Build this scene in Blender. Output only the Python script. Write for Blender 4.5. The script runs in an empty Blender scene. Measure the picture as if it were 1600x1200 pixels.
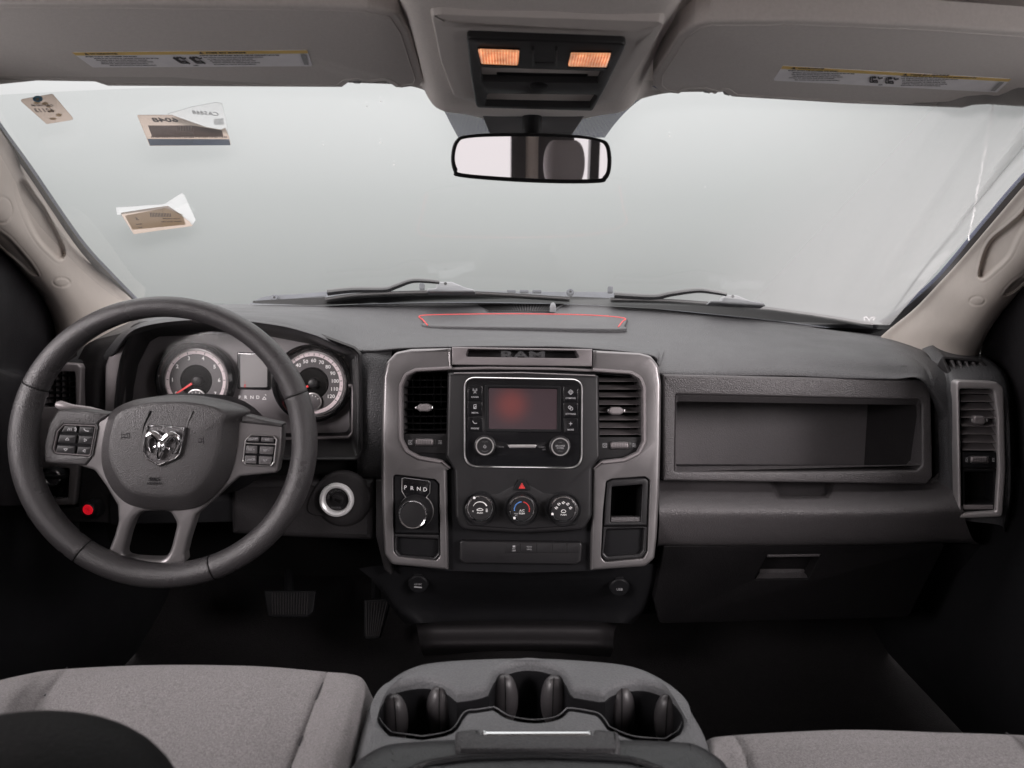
import bpy, bmesh, math, random
import numpy as np
from mathutils import Vector, Matrix
from mathutils.geometry import tessellate_polygon

# ------------------------------------------------------------------ camera, world, exposure
FPX = 1164.0; PITCH = math.radians(10); CZ = 0.95
sc = bpy.context.scene
cam_d = bpy.data.cameras.new('camera'); cam = bpy.data.objects.new('camera', cam_d)
sc.collection.objects.link(cam); sc.camera = cam
cam.location = (0, 0, CZ); cam.rotation_euler = (math.radians(90) - PITCH, 0, 0)
cam_d.sensor_width = 36; cam_d.lens = 36 * FPX / 1600; cam_d.clip_start = 0.02; cam_d.clip_end = 200
cam_d.dof.use_dof = True; cam_d.dof.focus_distance = 1.25; cam_d.dof.aperture_fstop = 8.0

world = bpy.data.worlds.new('World'); sc.world = world; world.use_nodes = True
def build_world():
    nt = world.node_tree; N = nt.nodes; L = nt.links; N.clear()
    out = N.new('ShaderNodeOutputWorld'); bg = N.new('ShaderNodeBackground')
    tc = N.new('ShaderNodeTexCoord'); sp = N.new('ShaderNodeSeparateXYZ')
    L.new(tc.outputs['Generated'], sp.inputs[0])
    def ramp(stops, src, lo=-1.0, hi=1.0):
        mr = N.new('ShaderNodeMapRange'); mr.inputs[1].default_value = lo; mr.inputs[2].default_value = hi
        L.new(src, mr.inputs[0]); cr = N.new('ShaderNodeValToRGB'); L.new(mr.outputs[0], cr.inputs[0])
        el = cr.color_ramp.elements
        for i, (v, c) in enumerate(stops):
            p = (v - lo) / (hi - lo)
            e = el[i] if i < 2 else el.new(p)
            e.position = p; e.color = (*c, 1)
        return cr.outputs[0]
    # studio light tent: grey green low in front, white above, soft pink white behind and at the sides
    front = ramp([(-1, (.6, .6, .6)), (-.25, (.5, .5, .5)), (-.075, (.355, .366, .36)), (-.02, (.45, .462, .455)), (.07, (.62, .633, .628)),
                  (.2, (1, 1, 1)), (.26, (.78, .8, .8)), (.42, (1, 1, 1)), (.6, (1, 1, 1)), (1, (1, 1, 1))], sp.outputs[2])
    back = ramp([(-1, (.75, .71, .71)), (-.15, (.85, .80, .80)), (0, (.9, .825, .835)), (.5, (1, .925, .93)), (1, (1, .95, .95))], sp.outputs[2])
    fm = N.new('ShaderNodeMapRange'); fm.interpolation_type = 'SMOOTHSTEP'
    fm.inputs[1].default_value = .50; fm.inputs[2].default_value = .74
    L.new(sp.outputs[1], fm.inputs[0])
    mx = N.new('ShaderNodeMix'); mx.data_type = 'RGBA'
    L.new(fm.outputs[0], mx.inputs[0]); L.new(back, mx.inputs[6]); L.new(front, mx.inputs[7])
    # added gain: environment brightened overhead, behind and beside the truck, out of view
    up = N.new('ShaderNodeMapRange'); up.interpolation_type = 'SMOOTHSTEP'
    up.inputs[1].default_value = .24; up.inputs[2].default_value = .55; up.inputs[3].default_value = 1; up.inputs[4].default_value = UPGAIN
    L.new(sp.outputs[2], up.inputs[0])
    # sides raised as unseen fill, straight behind the truck it is dimmer
    sd = N.new('ShaderNodeMapRange'); sd.interpolation_type = 'SMOOTHSTEP'; sd.inputs[1].default_value = -.93; sd.inputs[2].default_value = -.75; sd.inputs[3].default_value = 1.0; sd.inputs[4].default_value = BACKGAIN
    L.new(sp.outputs[1], sd.inputs[0])
    bk = N.new('ShaderNodeMix'); bk.data_type = 'FLOAT'; bk.inputs[3].default_value = 1.0
    L.new(fm.outputs[0], bk.inputs[0]); L.new(sd.outputs[0], bk.inputs[2])
    m1 = N.new('ShaderNodeMath'); m1.operation = 'MULTIPLY'; L.new(up.outputs[0], m1.inputs[0]); L.new(bk.outputs[0], m1.inputs[1])
    L.new(mx.outputs[2], bg.inputs[0]); L.new(m1.outputs[0], bg.inputs[1]); L.new(bg.outputs[0], out.inputs[0])
UPGAIN = 1.6; BACKGAIN = 2.6; MIRT = 4; MIRY = 2
build_world()
for sx_ in (-1, 1):     # two added fill lamps, unseen, outside the cab beside and behind the front doors
    ld_ = bpy.data.lights.new('side_fill_lamp', 'AREA'); ld_.shape = 'RECTANGLE'; ld_.size = 1.6; ld_.size_y = .9; ld_.energy = 190; ld_.color = (1, .91, .92)
    lo_ = bpy.data.objects.new('side_fill_lamp', ld_); sc.collection.objects.link(lo_); lo_.location = (sx_ * 2.5, -1.7, CZ + .95)
    lo_.rotation_euler = (Vector((0, 1.0, CZ - .25)) - lo_.location).to_track_quat('-Z', 'Y').to_euler()
world.cycles.sampling_method = 'AUTOMATIC'
sc.view_settings.view_transform = 'Standard'; sc.view_settings.look = 'None'
sc.view_settings.exposure = 0.0; sc.view_settings.gamma = 1.0
sc.render.engine = 'CYCLES'
sc.cycles.use_denoising = True
sc.cycles.max_bounces = 8; sc.cycles.diffuse_bounces = 4; sc.cycles.glossy_bounces = 4
sc.cycles.transparent_max_bounces = 12; sc.cycles.caustics_reflective = False; sc.cycles.caustics_refractive = False
sc.cycles.sample_clamp_indirect = 4.0

# ------------------------------------------------------------------ measuring tools
cR = Vector((1, 0, 0)); cU = Vector((0, math.sin(PITCH), math.cos(PITCH))); cF = Vector((0, math.cos(PITCH), -math.sin(PITCH)))
CAM = Vector((0, 0, CZ))
def ray(px, py): return cR * ((px - 800) / FPX) + cU * ((600 - py) / FPX) + cF
def at(px, py, Y):
    d = ray(px, py); return CAM + d * (Y / d.y)
def atz(px, py, z):
    d = ray(px, py); return CAM + d * ((z - CZ) / d.z)
class Frame:
    def __init__(s, px, py, Y, tilt=0, yaw=0, nv=None):
        s.O = at(px, py, Y)
        t = math.radians(tilt); rz = Matrix.Rotation(math.radians(yaw), 3, 'Z')
        if nv is None:
            s.U = rz @ Vector((1, 0, 0)); s.V = rz @ Vector((0, math.sin(t), math.cos(t)))
        else:
            s.U = Vector((1, 0, 0)); s.V = Vector(nv).normalized()
        s.N = s.U.cross(s.V)
    def p(s, px, py, w=0.0):
        d = ray(px, py); o = s.O + s.N * w
        t = (o - CAM).dot(s.N) / d.dot(s.N); return CAM + d * t
    def l(s, px, py, w=0.0):
        q = s.p(px, py, w) - s.O; return (q.dot(s.U), q.dot(s.V))
    def g(s, u, v, w): return s.O + s.U * u + s.V * v + s.N * w
    def sc(s, px, py, w=0.0): return (s.p(px + .5, py, w) - s.p(px - .5, py, w)).length
def frame2(a, b):      # plane through two world points (b higher in the picture) and the x axis
    f = Frame(0, 0, 1, nv=(0, b.y - a.y, b.z - a.z)); f.O = a; return f

def rp(pts, r, n=4):
    out = []; m = len(pts)
    rs = r if isinstance(r, (list, tuple)) else [r] * m
    for i in range(m):
        a, b, c = np.array(pts[i - 1], float), np.array(pts[i], float), np.array(pts[(i + 1) % m], float)
        u, v = a - b, c - b; lu, lv = np.linalg.norm(u), np.linalg.norm(v); u /= lu; v /= lv
        ang = math.acos(max(-1, min(1, float(u @ v))))
        if ang > 3.0 or rs[i] <= 0: out.append(tuple(b)); continue
        t = min(rs[i] / math.tan(ang / 2), lu * .48, lv * .48)
        p0, p1 = b + u * t, b + v * t
        for k in range(n + 1):
            s = k / n; q = (1 - s) ** 2 * p0 + 2 * s * (1 - s) * b + s * s * p1; out.append(tuple(q))
    return out
def rect(x0, y0, x1, y1): return [(x0, y0), (x1, y0), (x1, y1), (x0, y1)]
def ell(cx, cy, rx, ry, n=28, rot=0):
    c, s = math.cos(rot), math.sin(rot)
    return [(cx + rx * math.cos(a) * c - ry * math.sin(a) * s, cy + rx * math.cos(a) * s + ry * math.sin(a) * c) for a in [2 * math.pi * k / n for k in range(n)]]
def spline(pts, n=8, closed=False):
    P = [np.array(p, float) for p in pts]; m = len(P); out = []
    rng = m if closed else m - 1
    for i in range(rng):
        if closed: a, b, c, d = P[i - 1], P[i], P[(i + 1) % m], P[(i + 2) % m]
        else: a, b, c, d = P[max(i - 1, 0)], P[i], P[i + 1], P[min(i + 2, m - 1)]
        for k in range(n):
            t = k / n; out.append(.5 * ((2 * b) + (c - a) * t + (2 * a - 5 * b + 4 * c - d) * t * t + (3 * b - a - 3 * c + d) * t ** 3))
    if not closed: out.append(P[-1])
    return [tuple(float(x) for x in o) for o in out]
def inset(loc, d):     # loc: list of (u,v); positive d shrinks
    n = len(loc); P = [np.array(p) for p in loc]
    A = sum(P[i][0] * P[(i + 1) % n][1] - P[(i + 1) % n][0] * P[i][1] for i in range(n))
    sgn = 1 if A > 0 else -1; out = []
    for i in range(n):
        e0 = P[i] - P[i - 1]; e1 = P[(i + 1) % n] - P[i]
        e0 = e0 / (np.linalg.norm(e0) + 1e-12); e1 = e1 / (np.linalg.norm(e1) + 1e-12)
        n0 = np.array((-e0[1], e0[0])) * sgn; n1 = np.array((-e1[1], e1[0])) * sgn
        b = n0 + n1; l = np.linalg.norm(b); b = b / l if l > 1e-6 else n0
        k = 1 / max(.5, float(b @ n0)); out.append(tuple(P[i] + b * d * k))
    return out

# ------------------------------------------------------------------ mesh collector
class MB:
    def __init__(s): s.v = []; s.f = []; s.m = []
    def add(s, vs, fs, mi=0):
        o = len(s.v); s.v += [tuple(v) for v in vs]; s.f += [tuple(i + o for i in f) for f in fs]; s.m += [mi] * len(fs)
    def loft(s, loops, closed=True, mi=0, cap0=False, cap1=False):
        n = len(loops[0]); vs = [p for lp in loops for p in lp]; fs = []
        for k in range(len(loops) - 1):
            for i in range(n if closed else n - 1):
                j = (i + 1) % n; fs.append((k * n + i, k * n + j, (k + 1) * n + j, (k + 1) * n + i))
        s.add(vs, fs, mi)
        if cap0: s.cap(loops[0], mi=mi)
        if cap1: s.cap(loops[-1], mi=mi)
    def cap(s, *loops, mi=0):
        mi = mi
        lp = [[Vector(p) for p in l] for l in loops]; flat = [p for l in lp for p in l]
        nr = Vector((0, 0, 0)); L0 = lp[0]
        for i in range(len(L0)): nr += (L0[i] - L0[0]).cross(L0[(i + 1) % len(L0)] - L0[0])
        nr.normalize(); ax = nr.orthogonal().normalized(); ay = nr.cross(ax)
        l2 = [[Vector(((p - L0[0]).dot(ax) * 1000, (p - L0[0]).dot(ay) * 1000, 0)) for p in l] for l in lp]
        s.add(flat, [t for t in tessellate_polygon(l2)], mi)
    def build(s, name, mats, parent=None, smooth=38, recalc=True, tag=None):
        me = bpy.data.meshes.new(name); me.from_pydata(s.v, [], s.f); me.update()
        if not isinstance(mats, (list, tuple)): mats = [mats]
        for m in mats: me.materials.append(m)
        if len(mats) > 1: me.polygons.foreach_set('material_index', s.m)
        bm = bmesh.new(); bm.from_mesh(me)
        bmesh.ops.remove_doubles(bm, verts=bm.verts, dist=1e-6)
        if recalc: bmesh.ops.recalc_face_normals(bm, faces=bm.faces)
        lim = math.radians(smooth)
        for f in bm.faces: f.smooth = True
        for e in bm.edges:
            if len(e.link_faces) == 2:
                try: e.smooth = e.calc_face_angle() < lim
                except ValueError: e.smooth = False
        bm.to_mesh(me); bm.free()
        o = bpy.data.objects.new(name, me); sc.collection.objects.link(o)
        if parent is not None:
            o.parent = parent
            if parent.type == 'EMPTY': o.location = -parent.location
        if tag: settag(o, *tag)
        return o
def settag(o, label=None, cat=None, group=None, kind=None):
    if label: o['label'] = label
    if cat: o['category'] = cat
    if group: o['group'] = group
    if kind: o['kind'] = kind
def thing(name, label, cat, loc, group=None):
    o = bpy.data.objects.new(name, None); sc.collection.objects.link(o); o.location = loc; o.empty_display_size = .05
    settag(o, label, cat, group); bpy.context.view_layer.update(); return o

# ------------------------------------------------------------------ shape tools (outlines measured on a plane F, depth w along its normal)
def fr(F, poly, w): return [F.p(x, y, w) for x, y in poly]
def prism(mb, F, poly, w0, w1, bev=.0015, mi=0, back=False, hole=None, nb=3, hbev=None):
    """raised block with rounded front edge; hole = one px outline or a list of them"""
    loc = [F.l(x, y, w1) for x, y in poly]
    def loops(loc, bev, sg):
        out = [[F.g(u, v, w0) for u, v in loc]]
        if bev > 0:
            for k in range(nb + 1):
                a = math.pi / 2 * k / nb; li = inset(loc, sg * bev * (1 - math.cos(a)))
                out.append([F.g(u, v, w1 - bev * (1 - math.sin(a))) for u, v in li])
        else: out.append([F.g(u, v, w1) for u, v in loc])
        return out
    lo = loops(loc, bev, 1); mb.loft(lo, mi=mi)
    tops = [lo[-1]]
    if hole:
        hs = hole if isinstance(hole[0][0], (list, tuple)) else [hole]
        for h in hs:
            lh = loops([F.l(x, y, w1) for x, y in h], bev if hbev is None else hbev, -1); mb.loft(lh, mi=mi); tops.append(lh[-1])
    mb.cap(*tops, mi=mi)
    if back: mb.cap(lo[0], mi=mi)
def recess(mb, F, poly, w0, w1, mi=0, shrink=0.0, back=True, mib=None, r=0.0):
    """pocket sinking from w0 (front) to w1 (deeper)"""
    loc = [F.l(x, y, w0) for x, y in poly]; li = inset(loc, shrink) if shrink else loc
    a = [F.g(u, v, w0) for u, v in loc]; b = [F.g(u, v, w1) for u, v in li]
    mb.loft([a, b], mi=mi)
    if back: mb.cap(b, mi=mi if mib is None else mib)
def ring(mb, F, outer, width, w0, w1, mi=0, nb=4):
    """rounded raised trim line that follows an outline (width in metres)"""
    loc = [F.l(x, y, w1) for x, y in outer]; out = []
    for k in range(nb * 2 + 1):
        a = math.pi * k / (nb * 2); li = inset(loc, width / 2 * (1 - math.cos(a)))
        out.append([F.g(u, v, w0 + (w1 - w0) * math.sin(a)) for u, v in li])
    mb.loft(out, mi=mi)
def tube(mb, pts, r, n=8, mi=0, closed=False, cap=True):
    P = [Vector(p) for p in pts]; m = len(P); rs = r if isinstance(r, (list, tuple)) else [r] * m; loops = []
    up = None
    for i in range(m):
        a = P[i - 1] if (i or closed) else P[i]; b = P[(i + 1) % m] if (i < m - 1 or closed) else P[i]
        t = (b - a).normalized()
        if up is None: up = t.orthogonal().normalized()
        up = (up - t * up.dot(t)).normalized(); s = t.cross(up)
        loops.append([P[i] + (up * math.cos(q) + s * math.sin(q)) * rs[i] for q in [2 * math.pi * k / n for k in range(n)]])
    if closed: loops.append(loops[0])
    mb.loft(loops, mi=mi, cap0=cap and not closed, cap1=cap and not closed)
def ftube(mb, F, pl, w, r, n=8, mi=0, closed=False): tube(mb, fr(F, pl, w), r, n, mi, closed)
def lathe(mb, F, cx, cy, prof, n=36, mi=0, wref=None, cap=True, flute=None):
    """prof: list of (radius px, w)"""
    wr = prof[-1][1] if wref is None else wref; u, v = F.l(cx, cy, wr); s = F.sc(cx, cy, wr); loops = []
    for k, (r, w) in enumerate(prof):
        lp = []
        for i in range(n):
            a = 2 * math.pi * i / n; rr = r * s
            if flute and flute[0] <= k <= flute[1]: rr *= 1 - flute[2] * (i % 2)
            lp.append(F.g(u + rr * math.cos(a), v + rr * math.sin(a), w))
        loops.append(lp)
    mb.loft(loops, mi=mi, cap1=cap)
def text(mb, F, px, py, h, s, w, mi=0, ext=.0002, align='CENTER', rot=0, sx=1.0, bold=0.0):
    """lettering: h = capital height in px, centred on px,py (px,py = left end if LEFT)"""
    cu = bpy.data.curves.new('t', 'FONT'); cu.body = s; cu.align_x = align; cu.align_y = 'CENTER'
    k = F.sc(px, py, w); cu.size = h * k / .70; cu.extrude = ext; cu.resolution_u = 2; cu.offset = bold * k
    o = bpy.data.objects.new('t', cu); sc.collection.objects.link(o)
    dg = bpy.context.evaluated_depsgraph_get(); me = bpy.data.meshes.new_from_object(o.evaluated_get(dg))
    u, v = F.l(px, py, w); c, q = math.cos(rot), math.sin(rot)
    vs = [F.g(u + (p.co.x * c * sx - p.co.y * q), v + (p.co.x * q * sx + p.co.y * c), w + p.co.z + ext) for p in me.vertices]
    mb.add(vs, [tuple(p.vertices) for p in me.polygons], mi)
    bpy.data.objects.remove(o); bpy.data.curves.remove(cu); bpy.data.meshes.remove(me)
def strokes(mb, F, lines, w, wd, mi=0):
    """thin flat printed lines; wd in px"""
    for ln in lines:
        for a, b in zip(ln[:-1], ln[1:]):
            dx, dy = b[0] - a[0], b[1] - a[1]; l = math.hypot(dx, dy) or 1; nx, ny = -dy / l * wd / 2, dx / l * wd / 2
            mb.add(fr(F, [(a[0] + nx, a[1] + ny), (b[0] + nx, b[1] + ny), (b[0] - nx, b[1] - ny), (a[0] - nx, a[1] - ny)], w), [(0, 1, 2, 3)], mi)
def arc(cx, cy, r, a0, a1, n=14): return [(cx + r * math.cos(math.radians(a0 + (a1 - a0) * k / n)), cy - r * math.sin(math.radians(a0 + (a1 - a0) * k / n))) for k in range(n + 1)]
def flat(mb, F, poly, w, mi=0): mb.cap(fr(F, poly, w), mi=mi)

# smooth patches through rows of measured points
def cr_resample(A, n, axis):
    A = np.moveaxis(A, axis, 0); m = A.shape[0]; out = []
    for i in range(m - 1):
        a, b, c, d = A[max(i - 1, 0)], A[i], A[i + 1], A[min(i + 2, m - 1)]
        if i == 0: a = 2 * b - c
        if i == m - 2: d = 2 * c - b
        for k in range(n):
            t = k / n; out.append(.5 * (2 * b + (c - a) * t + (2 * a - 5 * b + 4 * c - d) * t * t + (3 * b - a - 3 * c + d) * t ** 3))
    out.append(A[-1]); return np.moveaxis(np.array(out), 0, axis)
def to_px(P):
    q = P - np.array(CAM); d = q @ np.array(cF)
    return 800 + FPX * (q @ np.array(cR)) / d, 600 - FPX * (q @ np.array(cU)) / d
def patch(mb, rows, nr=6, ncl=6, disp=None, mi=0, wcol=None):
    A = np.array([[tuple(at(*p)) if len(p) == 3 and not isinstance(p, Vector) else tuple(p) for p in r] for r in rows], float)
    A = cr_resample(A, nr, 0); A = cr_resample(A, ncl, 1)
    if disp is not None:
        X, Y = to_px(A); D = disp(X, Y); q = A - np.array(CAM); q /= np.linalg.norm(q, axis=2)[..., None]; A = A + q * D[..., None]
    n, m = A.shape[:2]
    mb.add([tuple(v) for v in A.reshape(-1, 3)], [(i * m + j, i * m + j + 1, (i + 1) * m + j + 1, (i + 1) * m + j) for i in range(n - 1) for j in range(m - 1)], mi)
    return A
def sdf(poly, X, Y, closed=True):
    n = len(poly); d = np.full(X.shape, 1e9); inside = np.zeros(X.shape, bool)
    for i in range(n if closed else n - 1):
        x0, y0 = poly[i]; x1, y1 = poly[(i + 1) % n]; ex, ey = x1 - x0, y1 - y0
        t = np.clip(((X - x0) * ex + (Y - y0) * ey) / (ex * ex + ey * ey + 1e-9), 0, 1)
        d = np.minimum(d, np.hypot(X - x0 - ex * t, Y - y0 - ey * t))
        if closed:
            c = ((y0 > Y) != (y1 > Y)) & (X < (x1 - x0) * (Y - y0) / (y1 - y0 + 1e-12) + x0); inside ^= c
    return np.where(inside, -d, d) if closed else d
def sstep(x, a, b):
    t = np.clip((x - a) / (b - a), 0, 1); return t * t * (3 - 2 * t)
def groove(pl, wd=2.0, dep=.003):
    return lambda X, Y: dep * np.exp(-(sdf(pl, X, Y, False) / wd) ** 2)
def addf(*fs): return lambda X, Y: sum(f(X, Y) for f in fs)

# windscreen surface: raked, bowed sheet
WZ, WY, WM, WK = -.115, 1.80, .43, .28
def W(px, py, off=0.0):
    d = ray(px, py); a = WM * WK * d.x ** 2; b = d.z + WM * d.y; c = WZ + WM * (WY - off)
    t = c / b if a < 1e-6 else (-b + math.sqrt(b * b + 4 * a * c)) / (2 * a)
    return CAM + d * t
def Wx(x, Y, off=0.0): return Vector((x, Y, CZ + WZ + WM * (WY - off - WK * x * x - Y)))

# ------------------------------------------------------------------ materials
def mat(name, col, rough=.5, bump=0.0, bscale=400, metal=0.0, spec=.5, coat=0.0, var=0.0, vscale=30, emit=None, emitc=None, grain='noise', stretch=None, sheen=0.0):
    m = bpy.data.materials.new(name); m.use_nodes = True; nt = m.node_tree; N = nt.nodes; L = nt.links
    b = N['Principled BSDF']; b.inputs['Base Color'].default_value = (*col, 1); b.inputs['Roughness'].default_value = rough
    b.inputs['Metallic'].default_value = metal; b.inputs['Specular IOR Level'].default_value = spec; b.inputs['Coat Weight'].default_value = coat
    b.inputs['Coat Roughness'].default_value = .15
    if sheen: b.inputs['Sheen Weight'].default_value = sheen; b.inputs['Sheen Roughness'].default_value = .5
    if emit: b.inputs['Emission Color'].default_value = (*(emitc or col), 1); b.inputs['Emission Strength'].default_value = emit
    tc = N.new('ShaderNodeTexCoord'); src = tc.outputs['Object']
    if stretch:
        mp = N.new('ShaderNodeMapping'); mp.inputs['Scale'].default_value = stretch; L.new(src, mp.inputs[0]); src = mp.outputs[0]
    if bump:
        if grain == 'voronoi':
            n = N.new('ShaderNodeTexVoronoi'); n.inputs['Scale'].default_value = bscale; n.feature = 'SMOOTH_F1'; o = n.outputs['Distance']
        else:
            n = N.new('ShaderNodeTexNoise'); n.inputs['Scale'].default_value = bscale; n.inputs['Detail'].default_value = 2; o = n.outputs['Fac']
        L.new(src, n.inputs['Vector'])
        bp = N.new('ShaderNodeBump'); bp.inputs['Strength'].default_value = bump; bp.inputs['Distance'].default_value = .0014
        L.new(o, bp.inputs['Height']); L.new(bp.outputs[0], b.inputs['Normal'])
    if var:
        n2 = N.new('ShaderNodeTexNoise'); n2.inputs['Scale'].default_value = vscale; n2.inputs['Detail'].default_value = 4
        L.new(src, n2.inputs['Vector'])
        mr = N.new('ShaderNodeMapRange'); mr.inputs[1].default_value = .3; mr.inputs[2].default_value = .7; mr.inputs[3].default_value = 1 - var; mr.inputs[4].default_value = 1 + var
        L.new(n2.outputs['Fac'], mr.inputs[0])
        mm = N.new('ShaderNodeMix'); mm.data_type = 'RGBA'; mm.blend_type = 'MULTIPLY'; mm.inputs[0].default_value = 1
        mm.inputs[6].default_value = (*col, 1); L.new(mr.outputs[0], mm.inputs[7]); L.new(mm.outputs[2], b.inputs['Base Color'])
        if not emit:
            mr2 = N.new('ShaderNodeMapRange'); mr2.inputs[1].default_value = .3; mr2.inputs[2].default_value = .7
            mr2.inputs[3].default_value = max(0, rough - .06); mr2.inputs[4].default_value = min(1, rough + .06)
            n3 = N.new('ShaderNodeTexNoise'); n3.inputs['Scale'].default_value = 14; n3.inputs['Detail'].default_value = 5; L.new(tc.outputs['Object'], n3.inputs['Vector'])
            L.new(n3.outputs['Fac'], mr2.inputs[0]); L.new(mr2.outputs[0], b.inputs['Roughness'])
    return m
M = {}
M['pad'] = mat('grained charcoal dash skin', (.052, .052, .055), .50, 1.0, 420, var=.17, vscale=380)
M['panel'] = mat('grained dark grey plastic', (.058, .054, .056), .36, .9, 520, var=.17, vscale=380)
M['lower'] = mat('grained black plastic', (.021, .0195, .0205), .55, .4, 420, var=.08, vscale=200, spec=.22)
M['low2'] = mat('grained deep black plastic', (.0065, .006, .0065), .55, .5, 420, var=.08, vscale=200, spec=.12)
M['wheel'] = mat('grained black leatherette', (.036, .034, .0355), .31, .6, 800, var=.07, vscale=430, grain='noise')
M['hub'] = mat('grained airbag cover skin', (.034, .032, .033), .35, .6, 850, var=.08, vscale=430)
M['satin'] = mat('satin silver grey trim', (.175, .167, .169), .34, .08, 1500, metal=.6, var=.05, vscale=900)
M['satin_lt'] = mat('light satin trim', (.36, .34, .345), .40, .08, 1500, metal=.5, var=.05, vscale=900)
M['satin_dk'] = mat('darker satin trim', (.20, .183, .187), .45, .05, 1500, metal=.3, var=.05, vscale=900)
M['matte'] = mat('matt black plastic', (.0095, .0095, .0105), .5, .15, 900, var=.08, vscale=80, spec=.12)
M['soft'] = mat('soft black satin plastic', (.0115, .011, .012), .42, .1, 1200, spec=.35, var=.06, vscale=60)
M['gloss'] = mat('gloss black plastic', (.008, .008, .009), .12, spec=.5)
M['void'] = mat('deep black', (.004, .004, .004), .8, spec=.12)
M['chrome'] = mat('chrome', (.78, .78, .79), .10, metal=1.0)
M['chrome_s'] = mat('satin chrome', (.86, .84, .84), .34, metal=1.0)
M['white'] = mat('white print', (.72, .72, .72), .6)
M['grey'] = mat('grey print', (.33, .33, .34), .6)
M['dim'] = mat('dim print', (.13, .13, .135), .6)
M['redp'] = mat('red print', (.55, .03, .03), .5)
M['bluep'] = mat('blue print', (.08, .22, .55), .5)
M['headliner'] = mat('greige headliner cloth', (.66, .615, .59), .9, .35, 700, var=.05, vscale=400, sheen=.1)
M['visor'] = mat('greige visor cloth', (.58, .54, .52), .9, .3, 800, var=.04, vscale=300, sheen=.1)
M['pillar'] = mat('beige pillar plastic', (.47, .425, .385), .48, .12, 900, var=.02, vscale=60)
M['ohtrim'] = mat('greige moulded plastic', (.54, .50, .48), .55, .15, 900, var=.02, vscale=60)
M['rubber'] = mat('black rubber', (.045, .042, .044), .38, .1, 500)
M['carpet'] = mat('black carpet', (.015, .014, .0145), .95, .8, 500, var=.3, vscale=350, spec=.12)
M['console'] = mat('grained mid grey plastic', (.105, .107, .112), .55, .7, 480, var=.16, vscale=520)
M['leather'] = mat('black vinyl lid', (.022, .023, .025), .34, .5, 520, var=.07, vscale=150)
M['door'] = mat('dark door plastic', (.013, .012, .0135), .55, .4, 420, var=.08, vscale=200, spec=.12)
def fabric_mat():
    m = mat('grey woven seat cloth', (.19, .177, .18), .92, .9, 900, var=.36, vscale=560, sheen=.15); return m
M['fabric'] = fabric_mat()
M['bolster'] = mat('grey bolster cloth', (.26, .24, .245), .92, .45, 1400, var=.2, vscale=1000, sheen=.25)
M['seam'] = mat('dark seam thread', (.035, .033, .037), .8)
M['lit'] = mat('backlit numerals', (.7, .68, .68), .5, emit=.22, emitc=(1, .95, .95))
M['needle'] = mat('red needle', (.8, .05, .05), .4, emit=.35, emitc=(1, .08, .08))
M['dial'] = mat('dial face', (.085, .077, .08), .42, .05, 1500)
M['dialring'] = mat('backlit pinkish dial ring', (.75, .64, .66), .45, emit=.13, emitc=(1, .84, .86))
M['cface'] = mat('cluster face', (.19, .175, .182), .40, .05, 1500)
M['lcd'] = mat('unlit lcd', (.20, .192, .192), .35)
M['screen'] = mat('unlit touch screen', (.020, .015, .018), .22, spec=.5)
M['amber'] = mat('amber lit lens', (.9, .40, .22), .25, emit=.62, emitc=(1, .36, .15), coat=.5)
M['mirror'] = mat('mirror silvering', (.92, .92, .93), .015, metal=1.0)
M['label'] = mat('white label paper', (.85, .83, .86), .6, var=.04, vscale=60)
M['labely'] = mat('yellow label band', (.80, .55, .15), .6)
M['ink'] = mat('label ink', (.035, .03, .035), .7)
M['frit'] = mat('black ceramic frit', (.012, .012, .013), .35)
M['cowl'] = mat('weathered grey cowl', (.055, .062, .075), .6, .3, 300, var=.15, vscale=40)
M['wiper'] = mat('black wiper', (.025, .026, .028), .4, .1, 300)
M['wiper_b'] = mat('grey wiper bracket', (.22, .23, .24), .5, .1, 300)
M['redled'] = mat('lit red button', (.8, .01, .01), .3, emit=.4, emitc=(1, .01, .03))
M['tan'] = mat('tan sticker paper', (.55, .42, .33), .7, var=.1, vscale=50)
M['cream'] = mat('cream sticker paper', (.62, .50, .36), .7, var=.05, vscale=60)
M['brown'] = mat('grey brown sticker print', (.27, .22, .21), .6, var=.05, vscale=60)
M['slate'] = mat('slate blue sticker band', (.13, .17, .23), .6, var=.05, vscale=60)
M['bin'] = mat('lightened bin back wall', (.10, .093, .097), .6, .5, 480, var=.05, vscale=200)
M['piping'] = mat('red piping', (.55, .05, .05), .5)
def trans_mat(name, col, alpha, rough=.1, diffuse=True, fres=True):
    m = bpy.data.materials.new(name); m.use_nodes = True; nt = m.node_tree; N = nt.nodes; L = nt.links; N.clear()
    out = N.new('ShaderNodeOutputMaterial'); t = N.new('ShaderNodeBsdfTransparent'); g = N.new('ShaderNodeBsdfGlossy'); g.inputs['Roughness'].default_value = rough
    mix = N.new('ShaderNodeMixShader'); mix.inputs[0].default_value = alpha
    if fres:
        f = N.new('ShaderNodeFresnel'); f.inputs[0].default_value = 1.45
        k = N.new('ShaderNodeMath'); k.operation = 'MULTIPLY'; k.inputs[1].default_value = alpha; L.new(f.outputs[0], k.inputs[0]); L.new(k.outputs[0], mix.inputs[0])
    t.inputs[0].default_value = (*col, 1); L.new(t.outputs[0], mix.inputs[1]); L.new(g.outputs[0], mix.inputs[2]); L.new(mix.outputs[0], out.inputs[0])
    return m
M['glass'] = trans_mat('windscreen glass', (.97, .985, .98), .12, .02)
M['lens'] = trans_mat('clear gauge lens', (.97, .97, .97), 1.0, .12)
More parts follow.
